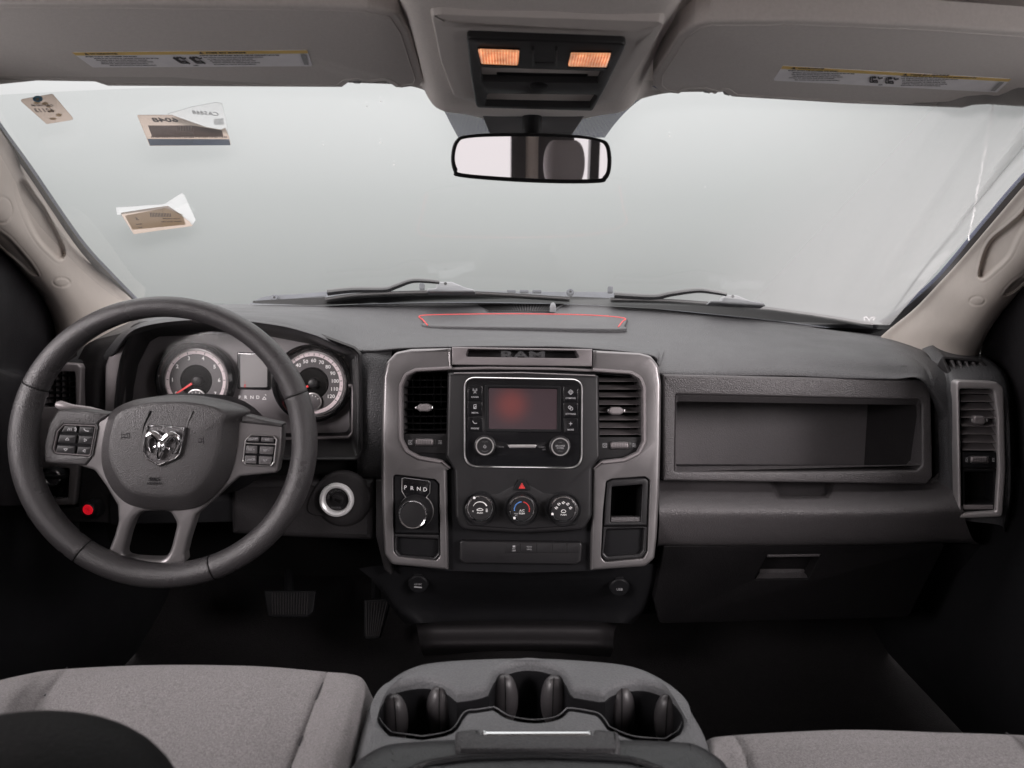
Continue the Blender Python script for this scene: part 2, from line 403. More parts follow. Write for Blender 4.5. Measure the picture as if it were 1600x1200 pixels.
def film_mat(name, alpha, tr=(.9, .9, .9), thick=None):
    m = bpy.data.materials.new(name); m.use_nodes = True; nt = m.node_tree; N = nt.nodes; L = nt.links; N.clear()
    out = N.new('ShaderNodeOutputMaterial'); t = N.new('ShaderNodeBsdfTransparent'); d = N.new('ShaderNodeBsdfTranslucent'); e = N.new('ShaderNodeBsdfDiffuse')
    d.inputs[0].default_value = (*tr, 1); e.inputs[0].default_value = (*tr, 1)
    a = N.new('ShaderNodeMixShader'); a.inputs[0].default_value = .35; L.new(d.outputs[0], a.inputs[1]); L.new(e.outputs[0], a.inputs[2])
    b = N.new('ShaderNodeMixShader'); b.inputs[0].default_value = alpha
    if thick:      # the film lies in several layers towards the passenger pillar
        tc = N.new('ShaderNodeTexCoord'); sp = N.new('ShaderNodeSeparateXYZ'); L.new(tc.outputs['Object'], sp.inputs[0])
        mr = N.new('ShaderNodeMapRange'); mr.interpolation_type = 'SMOOTHSTEP'; mr.inputs[1].default_value = thick[0]; mr.inputs[2].default_value = thick[1]; mr.inputs[3].default_value = alpha; mr.inputs[4].default_value = thick[2]
        L.new(sp.outputs[0], mr.inputs[0]); L.new(mr.outputs[0], b.inputs[0])
    L.new(t.outputs[0], b.inputs[1]); L.new(a.outputs[0], b.inputs[2]); L.new(b.outputs[0], out.inputs[0])
    return m
for k_, c_ in (('tan', (.46, .385, .33)), ('cream', (.46, .38, .27)), ('brown', (.17, .145, .145)), ('slate', (.20, .27, .38)), ('backing', (.55, .57, .57))):
    M[k_] = film_mat('thin sticker ' + k_, 1.0, c_)
M['film'] = film_mat('milky plastic film', .16, (.36, .36, .36), (.30, .66, .62))
M['thread'] = film_mat('white thread', 1.0, (.95, .95, .95))
M['crease'] = film_mat('doubled film crease', .5, (.13, .135, .135))
def frit_mat():
    m = bpy.data.materials.new('dotted frit on glass'); m.use_nodes = True; nt = m.node_tree; N = nt.nodes; L = nt.links; N.clear()
    out = N.new('ShaderNodeOutputMaterial'); t = N.new('ShaderNodeBsdfTransparent'); d = N.new('ShaderNodeBsdfDiffuse'); d.inputs[0].default_value = (.16, .18, .33, 1)
    tc = N.new('ShaderNodeTexCoord'); v = N.new('ShaderNodeTexVoronoi'); v.voronoi_dimensions = '2D'; v.inputs['Scale'].default_value = 520; v.inputs['Randomness'].default_value = .0
    L.new(tc.outputs['Object'], v.inputs['Vector']); g = N.new('ShaderNodeMath'); g.operation = 'LESS_THAN'; g.inputs[1].default_value = .52
    L.new(v.outputs['Distance'], g.inputs[0]); mx = N.new('ShaderNodeMixShader'); L.new(g.outputs[0], mx.inputs[0]); L.new(t.outputs[0], mx.inputs[1]); L.new(d.outputs[0], mx.inputs[2]); L.new(mx.outputs[0], out.inputs[0])
    return m
M['fritdot'] = frit_mat()

def screen_mat():   # blank touch screen, faint glow and one warm spot painted in as emission
    m = mat('dim touch screen', (.028, .02, .023), .22, emit=.0); nt = m.node_tree; N = nt.nodes; L = nt.links; b = N['Principled BSDF']
    tc = N.new('ShaderNodeTexCoord'); mp = N.new('ShaderNodeVectorMath'); mp.operation = 'DISTANCE'; q = at(799, 632, 1.19); mp.inputs[1].default_value = tuple(q)
    L.new(tc.outputs['Object'], mp.inputs[0]); mr = N.new('ShaderNodeMapRange'); mr.interpolation_type = 'SMOOTHERSTEP'; mr.inputs[1].default_value = -.004; mr.inputs[2].default_value = .046; mr.inputs[3].default_value = 1; mr.inputs[4].default_value = 0
    L.new(mp.outputs['Value'], mr.inputs[0]); mx = N.new('ShaderNodeMix'); mx.data_type = 'RGBA'; L.new(mr.outputs[0], mx.inputs[0]); mx.inputs[6].default_value = (.026, .015, .018, 1); mx.inputs[7].default_value = (.16, .028, .022, 1)
    L.new(mx.outputs[2], b.inputs['Emission Color']); b.inputs['Emission Strength'].default_value = .8; return m
M['screen_spot'] = screen_mat()

def amber_mat():    # ribbed amber lens over a lit bulb
    m = mat('ribbed amber lens', (.85, .42, .25), .2, coat=.6); nt = m.node_tree; N = nt.nodes; L = nt.links; b = N['Principled BSDF']
    tc = N.new('ShaderNodeTexCoord'); w = N.new('ShaderNodeTexWave'); w.bands_direction = 'X'; w.inputs['Scale'].default_value = 110; w.inputs['Distortion'].default_value = .6; w.inputs['Detail'].default_value = 2; w.inputs['Detail Scale'].default_value = 2
    n = N.new('ShaderNodeTexNoise'); n.inputs['Scale'].default_value = 90; L.new(tc.outputs['Object'], n.inputs['Vector'])
    L.new(tc.outputs['Object'], w.inputs['Vector']); mx = N.new('ShaderNodeMix'); mx.data_type = 'RGBA'; L.new(w.outputs['Fac'], mx.inputs[0]); mx.inputs[6].default_value = (.62, .15, .045, 1); mx.inputs[7].default_value = (1, .52, .27, 1)
    mr = N.new('ShaderNodeMapRange'); mr.inputs[1].default_value = .35; mr.inputs[2].default_value = .65; mr.inputs[3].default_value = .45; mr.inputs[4].default_value = 1.0; L.new(n.outputs['Fac'], mr.inputs[0])
    L.new(mx.outputs[2], b.inputs['Emission Color']); L.new(mr.outputs[0], b.inputs['Emission Strength']); return m
M['amber'] = amber_mat()
# ================================================================== SETTING: floor, ceiling, cab walls
def struct(name, mb, m, **k):
    o = mb.build(name, m, None, **k); o['kind'] = 'structure'; return o
mb = MB()
FZ = .07
rows = []
for Y, dz in [(-1.25, 0), (0, 0), (.8, 0), (1.3, 0), (1.55, .04), (1.75, .22), (1.86, .50)]:
    r = []
    for x in [-.95, -.6, -.3, -.17, -.05, .05, .17, .3, .6, .95]:
        hump = .14 * math.exp(-((x) / .19) ** 4) * (1 if Y > .2 else .6)
        r.append(Vector((x, Y, FZ + dz + hump)))
    rows.append(r)
patch(mb, rows, 6, 4)
struct('floor', mb, M['carpet'])
# front bulkhead behind the dashboard
mb = MB(); patch(mb, [[Vector((x, 1.80, FZ + .35)) for x in (-.95, 0, .95)], [Vector((x, 1.84, CZ - .30)) for x in (-.95, 0, .95)], [Vector((x, 1.78 - .28 * x * x, CZ - .16)) for x in (-.95, 0, .95)]], 3, 8)
struct('wall_front', mb, M['matte'])
# headliner: crowned cloth ceiling, dipping to the windscreen header
mb = MB(); rows = []
XS = [(-.86, 0), (-.6, 0), (-.35, 0), (-.17, 0), (-.128, .0), (-.098, .85), (-.05, 1), (.03, 1), (.11, 1), (.152, .85), (.182, 0), (.23, 0), (.42, 0), (.65, 0), (.86, 0)]
for Y, z, zc in [(-1.3, .27, .27), (-.6, .31, .31), (0, .31, .305), (.4, .305, .275), (.62, .295, .231), (.74, .285, .2145), (.86, .27, .198), (.97, .245, .183), (1.01, .228, .177)]:
    rows.append([Vector((x, Y - (.03 * x * x if Y > .9 else 0), CZ + z * (1 - w) + zc * w - .02 * (abs(x) / .86) ** 3)) for x, w in XS])
# header edge lies just inside the glass
rows.append([(lambda p: Vector((p.x, p.y, p.z - .006)))(W(px, py, -.012)) for px, py in [(-130, 116), (60, 116), (330, 118), (560, 122), (645, 128), (690, 148), (745, 176), (830, 184), (915, 178), (975, 156), (1030, 140), (1090, 136), (1250, 138), (1480, 143), (1760, 152)]])
patch(mb, rows, 5, 8)
struct('ceiling', mb, M['headliner'])
# rear wall with the back window opening, side walls behind the front doors
def boxw(mb, x0, x1, y0, y1, z0, z1, mi=0):
    v = [(x, y, z) for x in (x0, x1) for y in (y0, y1) for z in (z0, z1)]
    mb.add(v, [(0, 1, 3, 2), (4, 6, 7, 5), (0, 4, 5, 1), (2, 3, 7, 6), (0, 2, 6, 4), (1, 5, 7, 3)], mi)
mb = MB()
boxw(mb, -.92, .92, -1.34, -1.28, FZ, CZ - .10); boxw(mb, -.92, .92, -1.34, -1.28, CZ + .23, CZ + .34)
for xa, xb in ((-.92, -.74), (.155, .216), (.27, .42), (.49, .53), (.585, .92)): boxw(mb, xa, xb, -1.34, -1.28, CZ - .10, CZ + .23)
struct('wall_rear', mb, M['panel'])
mb = MB(); boxw(mb, .216, .27, -1.33, -1.29, CZ - .10, CZ + .23); o = mb.build('pillar_trim', M['pillar'], None); settag(o, 'beige strip of trim between the rear windows, seen only in the mirror', 'pillar trim')
for s, nm in ((-1, 'wall_left'), (1, 'wall_right')):
    mb = MB(); X0, X1 = (s * .88, s * .93)
    boxw(mb, min(X0, X1), max(X0, X1), -1.28, -.10, FZ, CZ - .12)          # rear quarter below the glass
    boxw(mb, min(X0, X1), max(X0, X1), -1.28, -.9, CZ - .12, CZ + .30)
    boxw(mb, min(s * .80, s * .90), max(s * .80, s * .90), -.34, -.10, FZ, CZ + .30)   # centre pillar
    boxw(mb, min(s * .82, s * .90), max(s * .82, s * .90), -1.28, 1.0, CZ + .22, CZ + .31)   # roof rail
    struct(nm, mb, M['headliner'])
mb = MB(); boxw(mb, -.95, .95, -1.35, .95, CZ + .345, CZ + .37)
boxw(mb, -.95, .95, .95, 1.03, CZ + .30, CZ + .325)
struct('roof', mb, M['cowl'])

# ================================================================== WINDSCREEN
wsE = thing('windshield', 'large raked windscreen glass with black edge seal and dotted band by the mirror', 'windshield', (0, 1.4, CZ))
def wspatch(mb, x0, x1, nx, Y0f, Y1f, ny, off=0, mi=0):
    vs = []; 
    for i in range(ny + 1):
        for j in range(nx + 1):
            x = x0 + (x1 - x0) * j / nx; Yb = Y0f(x); Yt = Y1f(x); vs.append(Wx(x, Yb + (Yt - Yb) * i / ny, off))
    mb.add(vs, [(i * (nx + 1) + j, i * (nx + 1) + j + 1, (i + 1) * (nx + 1) + j + 1, (i + 1) * (nx + 1) + j) for i in range(ny) for j in range(nx)], mi)
mb = MB(); vs = []; nx, ny = 40, 20
for i in range(ny + 1):
    t = i / ny
    for j in range(nx + 1):
        s = -1 + 2 * j / nx; hw = .84 - .13 * t; x = s * hw; Yb = WY + .02 - WK * x * x; Yt = 1.02 - .12 * x * x; vs.append(Wx(x, Yb + (Yt - Yb) * t))
mb.add(vs, [(i * (nx + 1) + j, i * (nx + 1) + j + 1, (i + 1) * (nx + 1) + j + 1, (i + 1) * (nx + 1) + j) for i in range(ny) for j in range(nx)])
mb.build('pane', M['glass'], wsE)
def wstrip(mb, pl, wd, off, mi=0):      # ribbon lying on the glass between two measured outlines
    A, B = pl; a = [W(x, y, off) for x, y in A]; b = [W(x, y, off) for x, y in B]; mb.loft([a, b], closed=False, mi=mi)
Lo = spline([(-60, 110), (0, 199), (44, 260), (122, 373), (170, 427), (212, 470)], 6)
Li = spline([(-66, 118), (-6, 207), (40, 268), (116, 380), (163, 434), (204, 476)], 6)
Ro = spline([(1680, 195), (1600, 277), (1539, 348), (1473.6, 427), (1430, 468), (1404, 489), (1378, 505)], 6)
Ri = spline([(1690, 203), (1609, 289), (1547, 361), (1481, 441), (1436, 483), (1408, 507), (1380, 524)], 6)
for pl, pi in ((Lo, Li), (Ro, Ri)):
    mb = MB(); loops = [[W(x, y, o) for x, y in q] for q, o in ((pl, .0), (pl, -.008), (pi, -.008), (pi, .002))]; mb.loft(loops, closed=False); mb.build('edge_seal', M['rubber'], wsE)
# narrow dotted ceramic edge next to the seals
L1 = spline([(640, 128), (665, 142), (690, 168), (705, 195), (716, 215)], 5); L2 = spline([(740, 128), (752, 150), (762, 172), (768, 195), (772, 215)], 5)
R1 = spline([(1040, 136), (1012, 148), (985, 168), (962, 192), (945, 215)], 5); R2 = spline([(930, 128), (915, 150), (905, 172), (898, 195), (892, 215)], 5)
for pr in ((L1, L2), (R1, R2), (Lo, [(x + 5, y - 2) for x, y in Lo]), (Ro, [(x - 5, y - 3) for x, y in Ro])):
    mb = MB(); wstrip(mb, pr, 0, -.003); mb.build('dotted_band', M['fritdot'], wsE)
# black ceramic band along the bottom edge
mb = MB()
Bt = spline([(395, 470), (430, 468), (490, 465), (575, 462), (672, 460), (737, 460), (815, 461), (887, 463), (981, 467), (1049, 471), (1116, 476), (1217, 486), (1319, 499), (1370, 506), (1392, 505)], 5)
Bb = spline([(395, 474), (430, 475), (490, 477), (575, 474.5), (672, 472.5), (737, 472), (815, 473), (887, 475), (981, 479.5), (1049, 484.5), (1116, 491), (1217, 501.5), (1319, 515), (1370, 522), (1392, 530)], 5)
wstrip(mb, (Bt, Bb), 0, -.004); mb.build('bottom_band', M['frit'], wsE)
# small black ram-head decal in the lower corner of the glass (and the tiny glass mark)
wp = W(1358, 498); wfr = Frame(1358, 498, wp.y - .01, tilt=55)
mb = MB(); prism(mb, wfr, rp([(1347, 494), (1368, 493), (1371, 498), (1362, 504), (1352, 503)], 1.5), 0, .0006, 0)
strokes(mb, wfr, [[(1350, 496), (1354, 495), (1357, 499), (1359, 502)], [(1366, 495), (1362, 496), (1359, 499)], [(1350, 496), (1351, 501)], [(1367, 496), (1364, 501)]], .0012, .9, 1)
mb.build('corner_decal', [M['frit'], M['white']], wsE)
# faint moulded arc on the outer cover seen through the glass
# ---- milky protective film on the passenger side, outside the glass
E0 = spline([(1160, 150), (1230, 300), (1280, 420), (1330, 494)], 10)
fold = spline([(1640, 180), (1573, 260), (1522, 324), (1451, 410), (1405, 472), (1380, 503)], 10)
def filmpatch():
    mb = MB(); n, m = 110, 260; vs = []
    for i in range(n + 1):
        t = i / n
        a = (-160 + 330 * t, 118 + 350 * t); b = (1720 - 330 * t, 130 + 378 * t)
        for j in range(m + 1):
            s = j / m; px, py = a[0] + (b[0] - a[0]) * s, a[1] + (b[1] - a[1]) * s; vs.append((px, py))
    P = np.array(vs); X, Y = P[:, 0], P[:, 1]; d = sdf(fold, X, Y, False)
    side = np.interp(Y, [p[1] for p in fold], [p[0] for p in fold]) - X    # px left of fold
    amp = np.where(side > 0, np.exp(-np.abs(side) / 110.), np.exp(-np.abs(side) / 30.))
    h = .014 * np.exp(-(d / 6) ** 2) + 2.6 * amp * (.006 * np.sin(d / 9. + .01 * Y) + .004 * np.sin(d / 21. - Y / 60.) + .002 * np.sin(d / 4.3 + Y / 33.))
    h += .004 * np.exp(-((X - 1250) / 60) ** 2 - ((Y - 175) / 9) ** 2) * np.sin(X / 8 + Y / 5)
    h = h * sstep((118 + 350 + (X + 160) * .045) - Y, 0, 30) * np.where(Y < 440, 1, np.clip((500 - Y) / 60., 0, 1))
    mb.add([W(float(x), float(y), .060 + float(k)) for x, y, k in zip(X, Y, h)], [(i * (m + 1) + j, i * (m + 1) + j + 1, (i + 1) * (m + 1) + j + 1, (i + 1) * (m + 1) + j) for i in range(n) for j in range(m)])
    return mb
o = filmpatch().build('protective_film', M['film'], None); settag(o, 'creased milky plastic film outside the passenger end of the windscreen', 'plastic film')
random.seed(12); mb = MB()
for _ in range(13):      # dried droplets and small dents in the film
    x, y = random.choice([(random.uniform(1190, 1420), random.uniform(230, 460)), (random.uniform(480, 620), random.uniform(150, 260)), (random.uniform(300, 1500), random.uniform(170, 430))]); c = W(x, y, .008); r = random.uniform(.0004, .0013)
    lp = [[c + Vector((r * 1.5 * math.sin(a) * math.cos(q), r * math.sin(a) * math.sin(q), r * .7 * math.cos(a))) for q in [2 * math.pi * k / 8 for k in range(8)]] for a in (.3, 1.0, 1.6, 2.2, 2.9)]; mb.loft(lp)
o2 = mb.build('droplets', M['thread'], o); o2['kind'] = 'stuff'
random.seed(6)
for k in range(1):      # narrow doubled creases running beside the main fold
    t0, t1 = (.05, 1) if k == 0 else (random.uniform(.1, .45), random.uniform(.6, 1)); off_ = 0 if k == 0 else -random.uniform(6, 95)
    seg = fold[int(t0 * (len(fold) - 1)):max(int(t1 * (len(fold) - 1)), int(t0 * (len(fold) - 1)) + 6)]; n_ = len(seg); wd_ = 2.2 if k == 0 else random.uniform(.5, 1.6)
    if k == 0: seg = fold; n_ = len(seg)
    sl_ = random.uniform(-.25, .3) if k else 0
    A_, B_ = [], []
    for q_, (x, y) in enumerate(seg):
        h_ = wd_ * math.sin(math.pi * (q_ + .3) / n_) + .1; xx = x + off_ * (1 + sl_ * q_ / n_) ; A_.append(W(xx - h_, y, .050)); B_.append(W(xx + h_, y, .050))
    mb = MB(); mb.loft([A_, B_], closed=False); mb.build('crease', M['crease'], o)
mb = MB(); random.seed(4)
th = [(1553 - 40 * t + random.uniform(-1.2, 1.2), 160 + 215 * t) for t in [k / 46 for k in range(47)]]
tube(mb, [W(x, y, .014) for x, y in th], [random.uniform(.0005, .0014) for _ in th], 5)
o = mb.build('pull_string', M['thread'], None); settag(o, 'thin white string hanging down across the creased film', 'string')

# ---- paper stickers on the driver side of the glass
def stk(px, py): 
    q = W(px, py); f = frame2(W(px, py + 20, -.006), W(px, py - 20, -.006)); return f
F1 = stk(72, 170)
mb = MB(); prism(mb, F1, rp([(30, 156), (82, 147), (116, 187), (73, 194)], 3), 0, .0006, 0)
random.seed(2)
for _ in range(12):
    x, y = random.uniform(55, 104), random.uniform(158, 188)
    if sdf([(36, 157), (80, 150), (112, 185), (76, 191)], np.array([x]), np.array([y]))[0] < -4: flat(mb, F1, spline([(x + random.uniform(3, 7) * math.cos(a), y + random.uniform(1.4, 3) * math.sin(a)) for a in (0, 1.2, 2.5, 3.8, 5)], 3, True), .0009, 1)
flat(mb, F1, ell(59, 154.5, 8, 5), .0012, 2); flat(mb, F1, rect(56, 153, 61, 157), .0015, 1)
text(mb, F1, 66, 164.5, 5, 'CARVANA', .0012, 3, rot=.0, sx=-1.05); text(mb, F1, 69, 172.5, 8.5, '62113', .0012, 3, sx=-1.0)
o = mb.build('paper_sticker', [M['tan'], M['cream'], mat('teal logo', (.03, .25, .42), .5), M['brown']], None)
settag(o, 'small tan paper sticker with teal round logo and handwritten number, topmost left on windscreen', 'sticker', 'paper stickers on the windscreen')
F2 = stk(287, 204)
mb = MB(); prism(mb, F2, rp([(214, 180), (268, 180), (322, 199), (345, 203), (352, 200), (358, 214), (360.5, 227), (234, 228)], 1.5), 0, .0006, 0)
flat(mb, F2, [(230.5, 217), (358, 217.5), (360, 227), (234.5, 227.5)], .0010, 2)
flat(mb, F2, [(231, 196), (300, 196), (347, 204), (349, 213.5), (238, 214)], .0010, 1)
x = 231
random.seed(9)
while x < 350:
    wd = random.uniform(.8, 2.2); flat(mb, F2, [(x + 5, 212.5), (x + 5 + wd, 212.5), (x + 5.6 + wd, 216), (x + 5.6, 216)], .0013, 1); x += wd + random.uniform(.8, 2.2)
for k in range(9): flat(mb, F2, rect(279 + k * 2.5, 197, 280.2 + k * 2.5, 205), .0014, 0)
text(mb, F2, 258, 187.5, 10.5, '6048', .0013, 1, sx=-1.35, bold=.35)
# curled back corner, lifted into the cab
cur = [(262, 178), (300, 167), (338, 160), (347, 162), (353, 185), (357, 208), (354, 203), (349, 200), (343, 204), (322, 199), (268, 180)]
f2b = frame2(W(300, 210, -.012), W(310, 165, -.03)); prism(mb, f2b, cur, 0, .0006, 0, mi=3)
text(mb, f2b, 321, 177, 8, 'CA5868', .0009, 4, sx=-1.05, rot=-.12)
for k in range(8): flat(mb, f2b, [(334 + k * 1.9, 186 - k * .2), (335 + k * 1.9, 186 - k * .2), (336.5 + k * 1.9, 195), (335.5 + k * 1.9, 195)], .0012, 4)
o = mb.build('barcode_sticker', [M['tan'], M['brown'], M['slate'], M['backing'], M['grey']], None)
settag(o, 'large grey barcode sticker with slate blue band, white corner peeling, on driver side glass', 'sticker', 'paper stickers on the windscreen')
F3 = stk(245, 335)
mb = MB(); prism(mb, F3, rp([(188, 333), (240, 325), (262, 322), (298, 345), (302, 353), (250, 360), (209, 366)], 2), 0, .0006, 0)
flat(mb, F3, [(195, 337), (258, 325), (285, 335), (290, 351), (207, 359)], .0010, 1)
for k in range(14): flat(mb, F3, [(234 + k * 2.4, 332 + k * .1), (235.4 + k * 2.4, 332 + k * .1), (236.4 + k * 2.4, 339), (235 + k * 2.4, 339)], .0013, 2)
text(mb, F3, 214, 342, 7, 'S', .0013, 2, sx=-1, bold=.15); text(mb, F3, 217, 350, 2.6, 'Pickup', .0013, 2, sx=-1); text(mb, F3, 219, 355, 2.4, '2017', .0013, 2, sx=-1)
text(mb, F3, 268, 346, 3.2, 'Classic Quad Cab', .0013, 2, sx=-1, rot=.05); text(mb, F3, 268, 341.5, 2.2, 'MARCH 1234567890', .0013, 2, sx=-1)
f3b = frame2(W(240, 330, -.010), W(245, 300, -.028)); prism(mb, f3b, [(181, 324), (256, 319), (284, 301), (289, 306), (306, 344), (300, 352), (296, 346), (262, 323), (240, 326), (183, 336)], 0, .0006, 0, mi=3)
o = mb.build('paper_sticker', [M['tan'], M['cream'], M['brown'], M['backing']], None)
settag(o, 'cream printed sticker with white backing curling off, lowest of the windscreen stickers', 'sticker', 'paper stickers on the windscreen')

# ---- wipers and cowl outside the glass
def wo(px, py, off): return W(px, py, off)
def wiper(name, label, arm, blade, brk, bx, loc):
    t = thing(name, label, 'wiper', loc, 'windscreen wipers')
    mb = MB(); A = spline(arm, 5); tube(mb, [wo(x, y, .055) for x, y in A], [.007 - .003 * k / len(A) for k in range(len(A))], 8); mb.build('arm', M['wiper'], t)
    mb = MB(); B = spline(blade, 6)
    loops = [[wo(x, y + dy, o) for x, y in B] for dy, o in ((-3.6, .03), (-3.2, .045), (0, .05), (3.4, .04), (5, .012), (3.4, .01), (-3.6, .03))]
    mb.loft(loops, closed=False); mb.build('blade', M['wiper'], t)
    mb = MB(); tube(mb, [wo(x, y - 1.2, .047) for x, y in B], .0020, 6); mb.build('blade_spine', M['satin_dk'], t)
    mb = MB(); f = Frame(bx[0], bx[1], wo(bx[0], bx[1], .05).y, tilt=15)
    prism(mb, f, rp(brk, 1.5), -.02, .012, .003); 
    flat(mb, f, ell(bx[2], bx[3], 2.4, 2.4, 14), .0125, 1); mb.build('bracket', [M['wiper_b'], M['void']], t)
    return t
wiper('windshield_wiper', 'black wiper with grey bracket resting low on the driver side of the glass', [(512, 457), (552, 453), (601, 452.5), (620, 447), (643, 439), (665, 439), (686, 441)],
      [(509, 468), (560, 461), (663, 457), (760, 459), (890, 467)], [(666, 456), (668, 451), (681, 450), (685, 440), (706, 440), (724, 448), (740, 452), (743, 456)], (704, 448, 696, 443), (-.1, 1.8, CZ - .1))
wiper('windshield_wiper', 'black wiper with grey bracket resting low on the passenger side of the glass', [(960, 461), (1021, 464), (1050, 459), (1089, 454), (1115, 456.5), (1135, 460)],
      [(954, 468), (1040, 470), (1113, 475), (1194, 482), (1290, 495), (1364, 508)], [(1109, 473), (1111, 469), (1128, 469), (1133, 460), (1152, 461), (1173, 470), (1194, 473), (1197, 478)], (1150, 468, 1145, 463), (.4, 1.75, CZ - .1))
# wiring/hose detail and the grey cowl panel
mb = MB()
patch(mb, [[(385, 478, 1.92), (395, 472, 1.92), (416, 463, 1.92), (470, 459, 1.93), (523, 455, 1.94), (560, 456, 1.94)], [(380, 490, 1.9), (398, 486, 1.9), (418, 482, 1.9), (470, 478, 1.9), (523, 474, 1.9), (560, 472, 1.9)]], 3, 4)
patch(mb, [[(560, 457, 1.96), (700, 454, 1.97), (850, 456, 1.97), (962, 457, 1.96), (1030, 465, 1.93)], [(560, 480, 1.92), (700, 476, 1.93), (850, 477, 1.93), (962, 478, 1.92), (1030, 482, 1.9)]], 3, 6)
patch(mb, [[(1030, 466, 1.93), (1150, 478, 1.90), (1260, 490, 1.84), (1370, 512, 1.78)], [(1030, 484, 1.9), (1150, 500, 1.86), (1260, 512, 1.8), (1370, 530, 1.74)]], 3, 4)
cw = mb.build('wiper_cowl', M['cowl'], None)
settag(cw, 'blue grey plastic cowl panel below the wipers', 'cowl panel')
fc = Frame(470, 470, 1.88, tilt=40)
mb = MB()
for k in range(22): strokes(mb, fc, [[(447 + k * 2.7, 474 - k * .25), (452 + k * 2.7, 467 - k * .25)]], .004, 1.1)
mb.build('grille_slots', M['void'], cw)
mb = MB()
for k in range(16): strokes(mb, fc, [[(784 + k * 3.0, 464), (784 + k * 3.0, 459)]], .004, 1.5)
mb.build('grille_slots', M['void'], cw)
fc = Frame(800, 455, 1.92, tilt=20)
for x, y in ((430, 466), (891, 457)): mb = MB(); lathe(mb, fc, x, y, [(6, 0), (6, .006), (4.5, .012), (2, .012), (2, .004)], 18); mb.build('cowl_clip', M['cowl'], cw)
for x, y, r in ((659, 447, 4), (954, 452, 4)): mb = MB(); prism(mb, fc, rp(rect(x - r, y - 5, x + r, y + 5), 2), 0, .01, .002); mb.build('washer_nozzle', M['cowl'], cw)
for x in (792, 812, 832): mb = MB(); prism(mb, fc, rp(rect(x, 452.5, x + 14, 457), 1.5), 0, .01, .002); mb.build('cowl_clip', M['cowl'], cw)

# rear bench, seen only in the mirror
rb_ = thing('rear_bench', 'grey rear bench with headrests, glimpsed in the mirror', 'seat', (0, -1.1, FZ))
mb = MB(); boxw(mb, -.70, .70, -1.22, -1.06, FZ + .30, CZ - .06); mb.build('backrest', M['bolster'], rb_)
for hx in (-.45, .36):
    mb = MB(); lp = []
    for k in range(1, 12):
        a = math.pi * k / 12; r = math.sin(a) ** .45; lp.append([Vector((hx + .085 * r * math.cos(q), -1.14 + .05 * r * math.sin(q), CZ + .055 - .095 * math.cos(a))) for q in [2 * math.pi * j / 20 for j in range(20)]])
    mb.loft(lp, cap0=True, cap1=True); mb.build('headrest', M['bolster'], rb_, smooth=80)
# ================================================================== PILLARS
def pillar(name, label, loc, G, D, recs, cap, halfcap, sgn):
    # G / D: glass-side and door-side outlines from top to bottom with depth
    t = thing(name, label, 'pillar trim', loc, 'windscreen pillar trims')
    n = len(G); rows = []
    for i in range(n):
        g, d = at(*G[i]), at(*D[i]); r = []
        for s, bulge in ((0, 0), (.12, .004), (.3, .018), (.5, .030), (.68, .034), (.84, .026), (.95, .008), (1.0, -.012)):
            p = g.lerp(d, s); p = p + (CAM - p).normalized() * bulge * 1.7; r.append(p)
        g2 = g + (g - CAM).normalized() * .03; rows.append([g2] + r + [d + (d - CAM).normalized() * .05])
    def disp(X, Y):
        tot = np.zeros(X.shape)
        for poly, dep, soft, lip in recs:
            s = sdf(poly, X, Y); tot += dep * sstep(-s, 0, soft) - .0012 * np.exp(-((s - lip) / 1.6) ** 2) * 0
            tot += .0010 * np.exp(-((s - lip) / 1.1) ** 2)
        for cx, cy, rx, ry in cap:
            e = np.abs(np.hypot((X - cx) / rx, (Y - cy) / ry) - 1) * min(rx, ry); tot += .0022 * np.exp(-(e / .9) ** 2)
        return tot
    mb = MB(); patch(mb, rows, 28, 16, disp); mb.build('trim_panel', M['pillar'], t, smooth=80); return t
rec1 = spline([(34, 278), (26, 284), (26, 300), (33, 325), (48, 359), (62, 381), (76.5, 396), (88, 406), (96, 408), (103, 402), (104, 392), (99, 378), (82, 345), (70, 322), (57, 305), (45, 287)], 4, True)
rec1b = spline([(-30, 340), (-20, 365), (0, 388), (28, 411), (45, 427), (55, 432), (61, 430), (52, 414), (40, 399), (17, 373), (0, 360), (-14, 346)], 4, True)
LG = [(-120, 20, .92), (-60, 113, .96), (0, 203, 1.03), (44, 264, 1.14), (85, 323, 1.25), (122, 377, 1.36), (165, 429, 1.47), (207, 470, 1.56), (240, 505, 1.60)]
LD = [(-200, 230, .88), (-130, 290, .95), (-60, 345, 1.03), (-20, 372, 1.10), (10, 398, 1.16), (40, 432, 1.24), (68, 468, 1.31), (86, 515, 1.37), (90, 585, 1.40)]
pillar('pillar_trim', 'beige windscreen pillar cover with long oval recesses on the driver side', (-.8, 1.3, CZ), LG, LD, [(rec1, .026, 7, 4), (rec1b, .014, 5, 3)], [(96, 441, 13, 7), (4, 328, 15, 20)], None, 1)
rr1 = spline([(1640, 262), (1600, 325), (1575, 350), (1550, 370), (1538, 388), (1530, 412), (1527, 430), (1531, 437), (1540, 436), (1556, 423), (1579, 400), (1600, 358), (1650, 300)], 4, True)
rr2 = spline([(1640, 395), (1600, 428), (1580, 443), (1567, 460), (1575, 463), (1588, 456), (1602, 444), (1640, 410)], 4, True)
RG = [(1760, 115, .90), (1690, 192, .95), (1609, 281, 1.03), (1547, 353, 1.15), (1500, 408, 1.28), (1465, 446, 1.36), (1428, 484, 1.46), (1383, 521, 1.54), (1345, 560, 1.58)]
RD = [(1790, 270, .86), (1740, 320, .92), (1680, 375, .98), (1630, 420, 1.06), (1590, 460, 1.14), (1562, 492, 1.20), (1540, 526, 1.26), (1530, 556, 1.32), (1528, 610, 1.35)]
